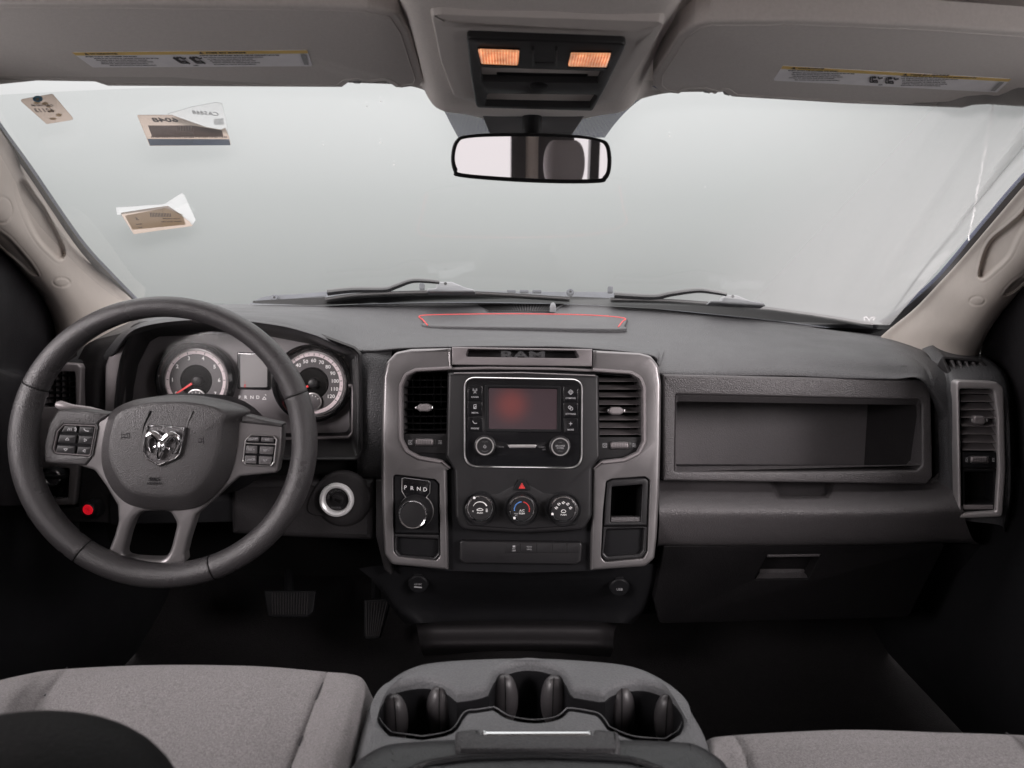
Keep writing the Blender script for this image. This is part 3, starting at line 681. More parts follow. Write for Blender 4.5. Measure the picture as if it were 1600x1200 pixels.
pillar('pillar_trim', 'beige windscreen pillar cover with long oval recesses on the passenger side', (.8, 1.3, CZ), RG, RD, [(rr1, .026, 7, 4), (rr2, .014, 5, 3)], [(1527, 470, 12, 7)], None, -1)

# ================================================================== SUN VISORS
def visor(label, loc, poly, a, b, lab, txt, clip):
    t = thing('sun_visor', label, 'sun visor', loc, 'folded up sun visors')
    f = frame2(a, b); mb = MB(); prism(mb, f, poly, -.02, .004, .0035, nb=4, back=True)
    mb.build('visor_panel', M['visor'], t)
    mb = MB(); loc2 = [f.l(x, y, .0045) for x, y in poly]; li = inset(loc2, .010); tube(mb, [f.g(u, v, .0042) for u, v in li], .0006, 5, closed=True); mb.build('edge_piping', M['visor'], t)
    # warning label: measured corners tl, tr, br, bl
    tl, tr, br, bl = [np.array(p, float) for p in lab]
    def q(s, v): p = (tl * (1 - s) + tr * s) * (1 - v) + (bl * (1 - s) + br * s) * v; return (float(p[0]), float(p[1]))
    def qd(s0, v0, s1, v1): return [q(s0, v0), q(s1, v0), q(s1, v1), q(s0, v1)]
    mb = MB(); prism(mb, f, rp(lab, 2), .004, .0046, 0); flat(mb, f, qd(.0, .0, 1, .2), .0049, 1)
    s_ = .5; hpx = abs(bl[1] - tl[1]); ang = -math.atan2(tr[1] - tl[1], tr[0] - tl[0])
    def T(s, v, h, st, al='LEFT'):
        k = q(s, v); n0 = len(mb.v); text(mb, f, k[0], k[1], h, st, .0052, 2, align=al, rot=ang * .8, sx=1.55)
    T(.07, .10, hpx * .17, 'WARNING'); T(.565, .10, hpx * .17, 'MISE EN GARDE')
    T(.035, .275, hpx * .10, 'EVEN WITH ADVANCED AIR BAGS'); T(.53, .26, hpx * .10, 'MEME AVEC DES SACS GONFLABLES PERFECTIONNES')
    random.seed(5)
    rowsL = [('Children can be killed or seriously injured by the air bag.', .06), ('The back seat is the safest place for children.', .08), ('Never put a rear-facing child seat in the front.', .07), ('Always use seat belts and child restraints.', .08), ('See owner manual for more information.', .09)]
    rowsR = [('Les enfants peuvent etre tues ou gravement blesses.', .54), ('Le siege arriere est la place la plus sure.', .55), ('Ne jamais installer un siege oriente vers', .555), ('Utilisez toujours les ceintures de securite', .56), ('Consultez le manuel du proprietaire.', .56)]
    for k, (st, s0) in enumerate(rowsL): T(s0 - (.02 if k % 2 else 0), .40 + k * .115, hpx * .085, st)
    for k, (st, s0) in enumerate(rowsR): T(s0, .38 + k * .115, hpx * .085, st)
    for s0 in (.065, .575 - .02):
        flat(mb, f, [q(s0 - .022, .17), q(s0 - .012, .03), q(s0 - .002, .17)], .0052, 2)
    # two little pictograms of a child seat
    for s0 in (.405, .475):
        strokes(mb, f, [[q(s0, .40), q(s0 + .014, .75), q(s0 + .045, .75)], [q(s0 + .005, .36), q(s0 + .02, .66), q(s0 + .04, .62), q(s0 + .05, .8)], [q(s0 + .03, .36), q(s0 + .042, .5), q(s0 + .055, .42)]], .0052, 2.2, 2)
        flat(mb, f, ell(*q(s0 + .018, .42), 3.2, 2.0, 12), .0053, 2)
    T(.465, .9, hpx * .10, 'LJR')
    flat(mb, f, qd(.965, .25, .985, .92), .0052, 3)
    mb.build('warning_label', [M['label'], M['labely'], M['ink'], M['grey']], t)
    for c in clip: mb = MB(); prism(mb, f, rp(c, 2), -.014, .000, .003); mb.build('hinge_clip', M['satin_dk'], t)
    return t
fa, fb = at(400, 137, 1.00), at(400, 12, .75)
polyL = rp([(-160, 4), (200, 6), (500, 9), (575, 12), (622, 22), (641, 52), (652, 90), (662, 124), (657, 134), (628, 138), (617, 137), (601, 127), (580, 130.5), (560, 127), (548, 128), (536, 137), (350, 136), (168, 135), (148, 128.5), (60, 127), (0, 133), (-160, 140)], [0, 4, 4, 10, 14, 10, 8, 5, 5, 3, 3, 3, 3, 3, 3, 3, 0, 6, 6, 8, 6, 0], 3)
visor('greige fabric sun visor with warning label above the steering wheel', (-.4, .9, CZ + .2), polyL, fa, fb, [(112, 82), (480, 78.5), (488, 103.5), (145, 105.5)], None, [[(552, 124), (562, 123), (566, 132), (550, 131)], [(600, 123), (614, 124), (618, 134), (604, 131)]])
fa, fb = at(1300, 160, .985), at(1300, 34, .75)
polyR = rp([(1085, 39), (1110, 33), (1255, 32), (1450, 40), (1620, 52), (1770, 64), (1770, 172), (1600, 168), (1541, 164), (1521, 165), (1502, 169.5), (1320, 162.5), (1142, 152), (1128, 143), (1116, 148), (1095, 141.5), (1076, 141), (1060, 147.5), (1032, 145), (1020, 135), (1021, 118), (1040, 88), (1060, 56)], [8, 6, 0, 0, 0, 0, 0, 0, 4, 4, 4, 0, 3, 3, 3, 3, 3, 4, 5, 6, 6, 10, 10], 3)
visor('greige fabric sun visor with warning label above the glovebox side', (.5, .9, CZ + .2), polyR, fa, fb, [(1223, 103), (1580, 123.5), (1558, 144.5), (1208, 126)], None, [[(1096, 139), (1112, 140), (1110, 147), (1098, 146)], [(1128, 142), (1140, 144), (1142, 151), (1130, 149)]])

# ================================================================== OVERHEAD CONSOLE
ohE = thing('overhead_console', 'moulded greige overhead console with black panel and two lit amber map lights', 'overhead console', (0, .9, CZ + .22))
oa, ob = at(830, 175, 1.02), at(850, 35, .76); OF = frame2(oa, ob)
trim = rp([(673, 31), (690, 29), (1030, 40), (1039, 44), (1020, 80), (998, 112), (966, 162), (925, 172), (830, 174), (746, 167), (709, 158), (688, 102)], [6, 6, 8, 8, 0, 0, 12, 8, 0, 8, 12, 0], 3)
mb = MB(); loc = [OF.l(x, y, .014) for x, y in trim]
loops = [[OF.g(u, v, w) for u, v in inset(loc, d)] for d, w in ((-.001, .002), (0, .0075), (.0015, .0098), (.012, .0118), (.020, .0125))]
mb.loft(loops, cap1=True); mb.build('surround_trim', M['ohtrim'], ohE)
pan = rp([(729, 60), (980, 69), (948, 135), (926, 174), (744, 168.7), (735.5, 118)], [5, 6, 0, 6, 6, 0], 3)
mb = MB()
binA = rp([(752, 105), (943, 111), (934, 130), (753, 127)], 2)
binB = rp([(762, 146), (936, 148), (922, 168), (757, 165)], 4)
prism(mb, OF, pan, .008, .020, .002, hole=[binA, binB], hbev=.001)
recess(mb, OF, binA, .019, .008); recess(mb, OF, binB, .019, -.004, shrink=.004)
mb.build('panel', M['soft'], ohE)
mb = MB(); prism(mb, OF, rp([(770, 112), (925, 115), (915, 127), (778, 125)], 5), .008, .013, .004); mb.build('switch_blank', M['matte'], ohE)
mb = MB(); lathe(mb, OF, 842, 138, [(14, .018), (14, .0215), (12, .0225)], 24); mb.build('latch_button', M['matte'], ohE)
mb = MB()
for x in (833, 869): prism(mb, OF, rect(x - 1.5, 79, x + 1.5, 104), .018, .024, .001)
prism(mb, OF, rect(836, 98, 866, 105), .018, .0205, .0005); mb.build('switch_rib', M['soft'], ohE)
for pl in ([(746.6, 78), (811.4, 80), (809.7, 103), (751.7, 100.6)], [(892.4, 83.7), (955.5, 84.4), (948, 106), (886.7, 104.6)]):
    mb = MB(); f = OF; prism(mb, f, rp(pl, 3), .018, .0225, .0015)
    (x0, y0), (x1, y1), (x2, y2), (x3, y3) = pl; n = 14
    for k in range(1, n):
        s = k / n; xa, ya, xb, yb = x0 + (x1 - x0) * s, y0 + (y1 - y0) * s, x3 + (x2 - x3) * s, y3 + (y2 - y3) * s
        tube(mb, [f.p(xa, ya + 3, .0226), f.p(xb + (xa - xb) * .15, yb - 3, .0226)], .0008, 5)
    L_ = mb.build('map_light', M['amber'], ohE)
    mb = MB(); ring(mb, f, rp([(x0 - 2, y0 - 2), (x1 + 2, y1 - 2), (x2 + 2, y2 + 2), (x3 - 2, y3 + 2)], 3), .0016, .019, .0215); mb.build('light_bezel', M['matte'], ohE)
# mirror mount cover hangs down the glass
mb = MB(); mf = frame2(at(835, 214, 1.12), at(835, 168, 1.02))
prism(mb, mf, rp([(745, 160), (926, 164), (892, 214), (766, 213)], 3), -.01, .006, .002); mb.build('mount_cover', M['soft'], ohE)

# ================================================================== REAR VIEW MIRROR
mrE = thing('rear_view_mirror', 'black rimmed rear view mirror reflecting pale rear windows', 'mirror', (.03, 1.0, CZ + .13))
MF = Frame(830, 248, .99, tilt=-MIRT, yaw=MIRY)
outm = spline([(705, 250), (707, 230), (713, 218), (724, 212), (760, 208.5), (830, 208), (900, 211), (938, 217), (951, 225), (955.5, 246), (954, 268), (948, 280), (938, 285), (880, 286), (800, 283), (718.6, 276), (709, 268)], 4, True)
inm = spline([(710, 249), (712, 232), (717, 221), (726, 216), (760, 213), (830, 212.5), (900, 215), (934, 220), (946, 228), (949.5, 246), (948.5, 266), (943, 276), (934, 280), (880, 281), (800, 278), (722, 271.5), (714, 264)], 4, True)
mb = MB(); lo = [MF.l(x, y, 0) for x, y in outm]; li = [MF.l(x, y, 0) for x, y in inm]
loops = []
for d, w in ((.022, -.030), (.010, -.026), (.002, -.016), (-.0005, -.006), (0, .000), (.0015, .002)): loops.append([MF.g(u, v, w) for u, v in inset(lo, d)])
loops.append([MF.g(u, v, .002) for u, v in li]); loops.append([MF.g(u, v, -.0005) for u, v in inset(li, .0008)])
mb.loft(loops, cap0=True); mb.build('housing', M['matte'], mrE)
mb = MB(); mb.cap([MF.g(u, v, .0) for u, v in inset(li, -.0005)]); mb.build('mirror_glass', M['mirror'], mrE, recalc=False)
mb = MB(); tube(mb, [MF.p(830, 240, -.03), MF.p(831, 222, -.045), at(831, 200, 1.03), at(831, 182, 1.03)], [.012, .010, .013, .013], 14); mb.build('stem', M['matte'], mrE)
# ================================================================== DASHBOARD
dash = thing('dashboard', 'full width charcoal truck dashboard with gauges, centre stack, air vents and open storage bin', 'dashboard', (0, 1.4, FZ + .5))
def dpart(name, mb, m, parent=None, **k): return mb.build(name, m, parent or dash, **k)
# ---- top pad: rows from the glass down to the front lip
r0 = [(40, 560, 1.52), (90, 530, 1.56), (150, 508, 1.60), (240, 486, 1.66), (340, 476, 1.72), (460, 476.5, 1.77), (510, 477, 1.775), (560, 475.5, 1.78), (650, 473.5, 1.785), (740, 473, 1.79), (815, 474, 1.79), (900, 476, 1.79), (1000, 481, 1.77), (1040, 484, 1.76), (1100, 490, 1.745), (1200, 500, 1.71), (1300, 513, 1.65), (1395, 528, 1.58), (1470, 548, 1.50), (1540, 580, 1.40)]
r1 = [(40, 575, 1.45), (95, 545, 1.48), (150, 522, 1.50), (240, 495, 1.52), (335, 483, 1.54), (455, 482.5, 1.57), (508, 483, 1.60), (562, 483, 1.62), (650, 483, 1.65), (740, 483.5, 1.66), (815, 484, 1.66), (900, 486, 1.66), (1000, 491, 1.64), (1045, 494, 1.635), (1105, 499, 1.62), (1205, 509, 1.58), (1300, 521, 1.53), (1395, 534, 1.47), (1468, 552, 1.41), (1530, 582, 1.34)]
r2 = [(45, 590, 1.38), (100, 560, 1.38), (155, 534, 1.36), (230, 504, 1.34), (330, 490, 1.34), (450, 492, 1.36), (506, 497, 1.39), (566, 505, 1.44), (650, 512, 1.48), (740, 513, 1.49), (815, 514, 1.49), (900, 515, 1.49), (1000, 516, 1.48), (1040, 517.5, 1.475), (1110, 521, 1.46), (1210, 528, 1.43), (1305, 536, 1.40), (1392, 546, 1.36), (1455, 562, 1.32), (1510, 590, 1.28)]
r3 = [(50, 605, 1.33), (105, 572, 1.30), (165, 540, 1.27), (222, 504, 1.25), (328, 493, 1.24), (435, 498, 1.25), (496, 512, 1.27), (560, 530, 1.31), (640, 532, 1.33), (740, 530, 1.34), (815, 530, 1.34), (900, 532, 1.34), (1010, 541, 1.34), (1034, 543.5, 1.338), (1068, 548.5, 1.335), (1215, 552, 1.32), (1310, 557, 1.30), (1395, 564, 1.28), (1448, 575, 1.265), (1495, 600, 1.24)]
r4 = [(52, 618, 1.30), (108, 582, 1.28), (168, 550, 1.245), (218, 509, 1.215), (327, 496.5, 1.205), (428, 504, 1.215), (491, 519.5, 1.23), (558, 543, 1.265), (638, 541, 1.268), (740, 539, 1.27), (815, 539, 1.27), (900, 540.5, 1.27), (1014, 551, 1.268), (1032, 565, 1.266), (1046, 576, 1.268), (1215, 572, 1.272), (1310, 577, 1.26), (1395, 583, 1.25), (1445, 588, 1.24), (1488, 620, 1.23)]
r5 = [(52, 640, 1.30), (110, 600, 1.28), (172, 562, 1.25), (215, 515, 1.21), (327, 500.5, 1.20), (424, 509, 1.21), (489, 525, 1.225), (555, 551, 1.262), (637, 547, 1.272), (740, 545, 1.275), (815, 545, 1.275), (900, 546.5, 1.275), (1010, 557, 1.266), (1026, 573, 1.262), (1038, 587, 1.26), (1215, 586, 1.255), (1310, 590, 1.245), (1395, 592, 1.235), (1440, 594, 1.228), (1482, 650, 1.225)]
r6 = [(54, 660, 1.33), (112, 620, 1.31), (178, 570, 1.30), (220, 522, 1.30), (327, 506, 1.30), (420, 515, 1.30), (487, 531, 1.30), (552, 556, 1.30), (636, 551, 1.32), (740, 549, 1.32), (815, 549, 1.32), (900, 550, 1.32), (1008, 562, 1.30), (1022, 578, 1.29), (1034, 590, 1.28), (1215, 589.5, 1.27), (1310, 593.5, 1.26), (1395, 595.5, 1.25), (1440, 597, 1.25), (1478, 680, 1.25)]
tray = rp([(560, 480), (650, 486), (700, 500), (985, 502), (1040, 494), (1300, 500), (1320, 515), (1000, 512)], 8)
def pad_disp(X, Y):
    d = groove([(1041, 589), (1200, 592), (1440, 598)], 1.5, .0)(X, Y)
    # door seam that turns up round the end of the passenger airbag cover
    d = d + groove(spline([(1455, 600), (1448, 580), (1436, 566), (1415, 552), (1392, 543), (1365, 536)], 6), 2.0, .004)(X, Y) * sstep(X, 1355, 1400)
    # shallow step round the centre tray
    s = sdf([(575, 470), (610, 489), (655, 500), (668, 513), (967, 516), (985, 504), (1015, 495), (1180, 500), (1330, 522), (1400, 500), (1000, 440), (700, 440)], X, Y); d = d + .006 * sstep(-s, 0, 7)
    return d
mb = MB(); A = patch(mb, [r0, r1, r2, r3, r4, r5, r6], 12, 14, pad_disp)
dpart('top_pad', mb, M['pad'], smooth=60)
mb = MB(); f = Frame(1412, 577, 1.262, tilt=35)
for yy, s in ((573.5, 'SRS'), (579, 'AIRBAG')): text(mb, f, 1413, yy, 4.0, s, .0022, 0, sx=1.1)
dpart('airbag_lettering', mb, M['matte'])
mb = MB(); random.seed(21)     # a little dust lying on the dash top
V_ = A.reshape(-1, 3); X_, Y_ = to_px(V_); ok_ = np.where((Y_ > 492) & (Y_ < 575) & (X_ > 560) & (X_ < 1400))[0]
for _ in range(26):
    c = Vector(V_[int(random.choice(ok_))]) + Vector((random.uniform(-.004, .004), 0, .0006)); r = random.uniform(.0003, .0008)
    mb.loft([[c + Vector((r * math.sin(a) * math.cos(q), r * math.sin(a) * math.sin(q), r * .6 * math.cos(a))) for q in [2 * math.pi * k / 6 for k in range(6)]] for a in (.4, 1.57, 2.7)])
o = dpart('dust', mb, M['grey']); o['kind'] = 'stuff'
# defroster grille near the glass
mb = MB(); DF = frame2(at(815, 488, 1.625), at(815, 475, 1.765))
prism(mb, DF, [(741, 474.5), (881, 474.5), (866, 485.5), (762, 485.5)], -.004, .0015, .0005)
n = 28
for k in range(n):
    s = (k + .5) / n; strokes(mb, DF, [[(745 + 132 * s, 475.5), (764 + 100 * s, 485)]], .0022, 2.3, 1)
dpart('defroster_grille', mb, [M['pad'], M['void']])
# small sensor dome
mb = MB(); lathe(mb, DF, 864, 473, [(5, 0), (5, .01), (4, .016), (2, .02)], 16); dpart('light_sensor', mb, M['wiper_b'])
# rubber mat with red piping lying in the tray
matE = thing('tray_mat', 'black rubber mat with red piping lying on the dash top', 'mat', (.02, 1.5, CZ - .15))
MT = frame2(at(815, 511, 1.50), at(815, 491, 1.64))
mpoly = spline([(655, 491), (700, 489.5), (815, 488.5), (920, 490.5), (975, 494.5), (979, 501), (975, 508), (966, 513.5), (815, 511), (672, 508.5), (662, 502)], 4, True)
mb = MB(); prism(mb, MT, mpoly, -.004, .006, .003); mb.build('mat_base', M['pad'], matE)
mb = MB(); ftube(mb, MT, spline([(668, 508), (661, 500), (657, 493.5), (700, 491.5), (815, 490.5), (920, 492.5), (974, 497), (972, 503), (966, 511)], 5), .0062, .0014, 6); mb.build('red_piping', M['piping'], matE)

# added dark sheet behind all the openings, blocking light leaks
mb = MB()
patch(mb, [[at(20, 560, 1.42), at(400, 530, 1.46), at(815, 560, 1.46), at(1200, 578, 1.46), at(1480, 578, 1.42), at(1575, 600, 1.34)], [at(20, 900, 1.42), at(400, 900, 1.46), at(815, 900, 1.46), at(1200, 900, 1.46), at(1480, 900, 1.42), at(1575, 900, 1.34)]], 2, 4)
dpart('light_blocker', mb, M['void'])
# ---- side column between gauges and centre stack, and right end column
mb = MB()
patch(mb, [[(548, 538, 1.30), (572, 536, 1.30), (612, 538, 1.31)], [(553, 549, 1.27), (574, 552, 1.262), (612, 552, 1.27)], [(558, 600, 1.255), (576, 600, 1.245), (612, 600, 1.25)], [(558, 680, 1.25), (577, 680, 1.24), (612, 680, 1.245)], [(558, 742, 1.25), (577, 742, 1.24), (612, 742, 1.245)], [(558, 750, 1.30), (577, 750, 1.30), (612, 750, 1.30)]], 5, 5)
dpart('side_panel', mb, M['pad'], smooth=60)

# ---- right fascia with the open storage bin
RF = Frame(1250, 670, 1.245, tilt=7)
outer = rp([(1036, 585), (1452, 594), (1455, 600), (1458, 745), (1449, 757), (1250, 754), (1036, 751)], [2, 3, 4, 6, 8, 0, 2], 3)
lip = rp([(1056, 616), (1437, 625), (1441, 632), (1441, 727), (1434, 735), (1250, 737), (1054, 737)], [3, 6, 6, 6, 6, 0, 3], 3)
mb = MB(); prism(mb, RF, outer, -.03, .012, .004, hole=lip, hbev=.004, nb=4)
lw = rp([(1058, 627), (1434, 633), (1436, 728), (1057, 731)], 2)
# step, then the pocket itself with a slanting right wall
locA = [RF.l(x, y, .008) for x, y in rp([(1056, 616), (1437, 625), (1441, 727), (1054, 737)], 4)]
locB = [RF.l(x, y, -.004) for x, y in rp([(1057, 627), (1432, 633), (1434, 726), (1056, 729)], 4)]
mb.loft([[RF.g(u, v, .0081) for u, v in locA], [RF.g(u, v, -.004) for u, v in locB]])
dpart('storage_bin_surround', mb, M['panel'])
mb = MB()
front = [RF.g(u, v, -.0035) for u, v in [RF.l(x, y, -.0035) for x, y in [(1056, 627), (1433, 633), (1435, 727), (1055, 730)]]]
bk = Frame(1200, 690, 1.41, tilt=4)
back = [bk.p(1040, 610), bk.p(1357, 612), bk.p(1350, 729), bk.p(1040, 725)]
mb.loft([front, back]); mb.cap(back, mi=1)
dpart('storage_bin', mb, [M['lower'], M['bin']], smooth=20)  # side walls darker than the back: shade put into the colour
# ---- lower band (bulging ledge) under the bin
L0 = [(1030, 748, 1.262), (1150, 750, 1.262), (1290, 752, 1.26), (1400, 753, 1.256), (1455, 748, 1.25), (1492, 700, 1.24)]
L1 = [(1030, 757, 1.250), (1150, 759, 1.250), (1290, 760, 1.248), (1400, 761, 1.244), (1462, 758, 1.238), (1496, 742, 1.232)]
L2 = [(1030, 775, 1.205), (1150, 777, 1.205), (1290, 778, 1.20), (1400, 778, 1.195), (1470, 777, 1.19), (1500, 776, 1.19)]
L3 = [(1030, 796, 1.178), (1150, 797, 1.176), (1290, 798, 1.172), (1400, 797, 1.168), (1475, 796, 1.165), (1505, 797, 1.168)]
L4 = [(1030, 820, 1.180), (1150, 821, 1.180), (1290, 820, 1.176), (1400, 818, 1.172), (1478, 816, 1.17), (1510, 818, 1.172)]
L5 = [(1028, 848, 1.200), (1150, 849, 1.200), (1290, 848, 1.196), (1400, 846, 1.19), (1478, 842, 1.19), (1520, 842, 1.19)]
L6 = [(1026, 854, 1.23), (1150, 855, 1.23), (1290, 854, 1.226), (1400, 852, 1.22), (1478, 848, 1.22), (1530, 850, 1.22)]
hs = [(1195, 752), (1305, 752), (1302, 766), (1293, 779), (1212, 779), (1203, 768)]
def ld(X, Y):
    s = sdf([(1197, 740), (1306, 740), (1300, 770), (1293, 780), (1214, 780)], X, Y); return .026 * sstep(-s, 0, 6)
mb = MB(); patch(mb, [L0, L1, L2, L3, L4, L5, L6], 16, 44, ld); dpart('lower_band', mb, M['panel'], smooth=60)
# ---- glovebox door
GF = Frame(1240, 890, 1.225, tilt=-12)
mb = MB(); pol = rp([(1036, 853), (1478, 850), (1472, 862), (1420, 965), (1030, 975), (1022, 940)], [4, 4, 4, 10, 10, 10])
hp = rp([(1199, 868), (1283, 867), (1263, 905), (1178, 906)], 2)
prism(mb, GF, pol, -.03, 0, .003, hole=hp, hbev=.0015); recess(mb, GF, hp, -.0014, -.022)
g = dpart('glovebox_door', mb, M['low2'])  # blackened plastic stands for the shade under the ledge
mb = MB(); a = [GF.p(1181, 904, -.001), GF.p(1262, 903, -.001)]; b = [GF.p(1187, 895, -.020), GF.p(1258, 894, -.020)]; c = [GF.p(1188, 889, -.021), GF.p(1256, 889, -.021)]
mb.loft([a, b, c], closed=False); prism(mb, GF, [(1200, 867.5), (1282, 866.5), (1281, 870), (1199, 871)], -.004, .002, .001)
mb.build('latch_handle', M['panel'], g)
mb = MB(); patch(mb, [[(1000, 855, 1.27), (1300, 855, 1.27), (1520, 850, 1.25), (1590, 845, 1.2)], [(1000, 900, 1.30), (1300, 900, 1.30), (1520, 890, 1.28), (1590, 885, 1.22)], [(1000, 960, 1.40), (1300, 960, 1.40), (1500, 960, 1.38), (1590, 960, 1.3)]], 4, 4); dpart('under_panel', mb, M['matte'])

# ---- right end: curved column, vent tower, demister
c0 = [(1440, 545, 1.37), (1455, 562, 1.32), (1458, 600, 1.27), (1459, 660, 1.262), (1460, 720, 1.262), (1462, 758, 1.25), (1470, 800, 1.23)]
c1 = [(1455, 540, 1.37), (1474, 560, 1.31), (1478, 600, 1.24), (1480, 660, 1.225), (1480, 720, 1.225), (1484, 757, 1.215), (1492, 800, 1.20)]
c2 = [(1468, 540, 1.38), (1490, 566, 1.29), (1494, 600, 1.215), (1495, 660, 1.200), (1498, 720, 1.197), (1500, 775, 1.192), (1500, 812, 1.19)]
c3 = [(1530, 550, 1.36), (1545, 568, 1.27), (1560, 600, 1.20), (1566, 660, 1.175), (1569, 720, 1.17), (1569, 780, 1.165), (1560, 820, 1.175)]
c4 = [(1540, 558, 1.36), (1566, 578, 1.27), (1577, 610, 1.21), (1580, 660, 1.185), (1581, 720, 1.18), (1580, 780, 1.18), (1570, 830, 1.19)]
c5 = [(1545, 565, 1.42), (1572, 585, 1.34), (1584, 620, 1.30), (1588, 660, 1.28), (1589, 720, 1.27), (1588, 780, 1.27), (1580, 840, 1.26)]
mb = MB(); 
A3 = [c0, c1, c2, c3, c4, c5]
patch(mb, A3, 8, 8, lambda X, Y: .05 * sstep(-sdf(rp([(1500, 608), (1553, 609), (1558, 735), (1555, 799), (1504, 802)], 2), X, Y), 0, 2))
dpart('end_column', mb, M['pad'], smooth=60)
EF = Frame(1530, 700, 1.178, tilt=5, yaw=-15)
outr = rp([(1493.5, 594.5), (1558, 597), (1569, 606), (1572, 733), (1567, 808), (1498, 810.5)], [8, 8, 10, 0, 8, 6], 4)
inr = rp([(1500, 607.5), (1552, 608.5), (1558, 650), (1560, 733), (1556, 799), (1503, 802.5)], [3, 5, 0, 0, 3, 3], 3)
mb = MB(); prism(mb, EF, outr, -.02, .008, .003, hole=inr, hbev=.003); tower = dpart('vent_tower_trim', mb, M['satin_lt'])
def slat(F, x0, y0, x1, y1, w0, w1, rise, th, m, parent, name='slat'):
    mb = MB(); a, b = F.p(x0, y0, w1), F.p(x1, y1, w1); n = F.N; V = F.V; d = w1 - w0
    back = [p - n * d + V * rise for p in (a, b)]; q = V * th
    pr = []
    for e, g_ in ((a, back[0]), (b, back[1])):
        pr.append([e - q * .25, e + q * .25 + n * .0003, e + q * .5 - n * .002, g_ + q * .5, g_ - q * .5, e - q * .5 - n * .002])
    mb.loft(pr, cap0=True, cap1=True); return mb.build(name, m, parent)
def tab(F, cx, cy, wx, wy, w, parent, rot=0):
    mb = MB(); prism(mb, F, rp([(cx - wx, cy - wy * .5), (cx - wx * .6, cy - wy), (cx + wx * .6, cy - wy), (cx + wx, cy - wy * .5), (cx + wx, cy + wy * .5), (cx + wx * .6, cy + wy), (cx - wx * .6, cy + wy), (cx - wx, cy + wy * .5)], 1.5), w - .022, w + .008, .003)
    for s in (-1, 1): prism(mb, F, rp([(cx + s * wx * .98, cy - wy * .45), (cx + s * wx * 1.28, cy - wy * .35), (cx + s * wx * 1.28, cy + wy * .35), (cx + s * wx * .98, cy + wy * .45)], 1), w - .008, w + .002, .0015, mi=1)
    return mb.build('vent_tab', [M['satin_dk'], M['chrome_s']], parent)
def wheelctl(F, cx, cy, w, parent, ix0, ix1):
    mb = MB(); prism(mb, F, rp(rect(cx - 19, cy - 7, cx + 19, cy + 7), 6), w - .004, w + .001, .001)
    prism(mb, F, rp(rect(cx - 14, cy - 4.6, cx + 14, cy + 4.6), 3), w, w + .006, .003, mi=1)
    for k in range(-4, 5): strokes(mb, F, [[(cx + k * 2.6, cy - 3.4), (cx + k * 2.6, cy + 3.4)]], w + .0062, .5, 0)
    ring(mb, F, rp(rect(cx - 15, cy - 5.6, cx + 15, cy + 5.6), 4), .0008, w, w + .0022, mi=2)
    strokes(mb, F, [[(ix0 - 3, cy - 3), (ix0 + 3, cy - 3), (ix0 + 3, cy + 3), (ix0 - 3, cy + 3), (ix0 - 3, cy - 3)], [(ix0 - 2, cy - 2), (ix0 + 2, cy + 2)], [(ix0 + 2, cy - 2), (ix0 - 2, cy + 2)]], w + .0005, .8, 3)
    for k in range(3): strokes(mb, F, [[(ix1 - 3, cy - 2.2 + k * 2.2), (ix1 - 1, cy - 2.8 + k * 2.2), (ix1 + 1, cy - 1.8 + k * 2.2), (ix1 + 3, cy - 2.4 + k * 2.2)]], w + .0005, .8, 3)
    return mb.build('thumbwheel', [M['soft'], M['satin_dk'], M['chrome_s'], M['grey']], parent)
mb = MB(); recess(mb, EF, inr, .004, -.045); prism(mb, EF, [(1503, 707), (1558, 707), (1557.5, 731), (1504.5, 731)], -.04, .001, .001)
pk = rp([(1507, 737), (1553, 737), (1552, 786), (1508, 788)], 2)
prism(mb, EF, [(1504.5, 732), (1559, 732), (1556, 800), (1504, 802)], -.044, -.001, .001, hole=pk, hbev=.001); recess(mb, EF, pk, -.002, -.040, mi=1)
vh = mb.build('vent_housing', [M['matte'], M['void']], tower)
for k, y in enumerate([614, 627, 640, 652.5, 665.5, 678, 691, 703]):
    slat(EF, 1500.5 + k * .55, y, 1553 + k * .7, y + .8, -.020, .000, .0085, .0022, M['satin_dk'], vh)
for x in (1520, 1545): 
    mb = MB(); prism(mb, EF, rect(x - .6, 609, x + .6, 705), -.04, -.024, 0); mb.build('vane', M['matte'], vh)
tab(EF, 1531, 657, 10, 7, .002, vh); wheelctl(EF, 1531, 718.5, .001, vh, 1512, 1551)
mb = MB(); prism(mb, EF, rect(1505, 789, 1552, 796), -.03, .0, .001); mb.build('pocket_lip', M['satin_dk'], vh)
# demister outlet on top of the column
TF = Frame(1516, 574, 1.262, tilt=48, yaw=-6)
mb = MB(); op = rp([(1476, 560), (1531, 565), (1553, 588), (1490, 586)], 2)
prism(mb, TF, rp([(1470, 556), (1534, 561), (1560, 592), (1486, 590)], 3), -.02, .004, .0015, hole=op, hbev=.001); recess(mb, TF, op, .003, -.018, mi=1)
dm = dpart('demister_outlet', mb, [M['lower'], M['void']])
for k in range(5):
    mb = MB(); x = 1485 + k * 11.0
    prism(mb, TF, spline([(x, 561.5 + k * .8), (x + 4, 570), (x + 12, 587), (x + 17, 587.5), (x + 10, 575), (x + 4.5, 562 + k * .8)], 3, True), -.014, .002, .001); mb.build('fin', M['panel'], dm)
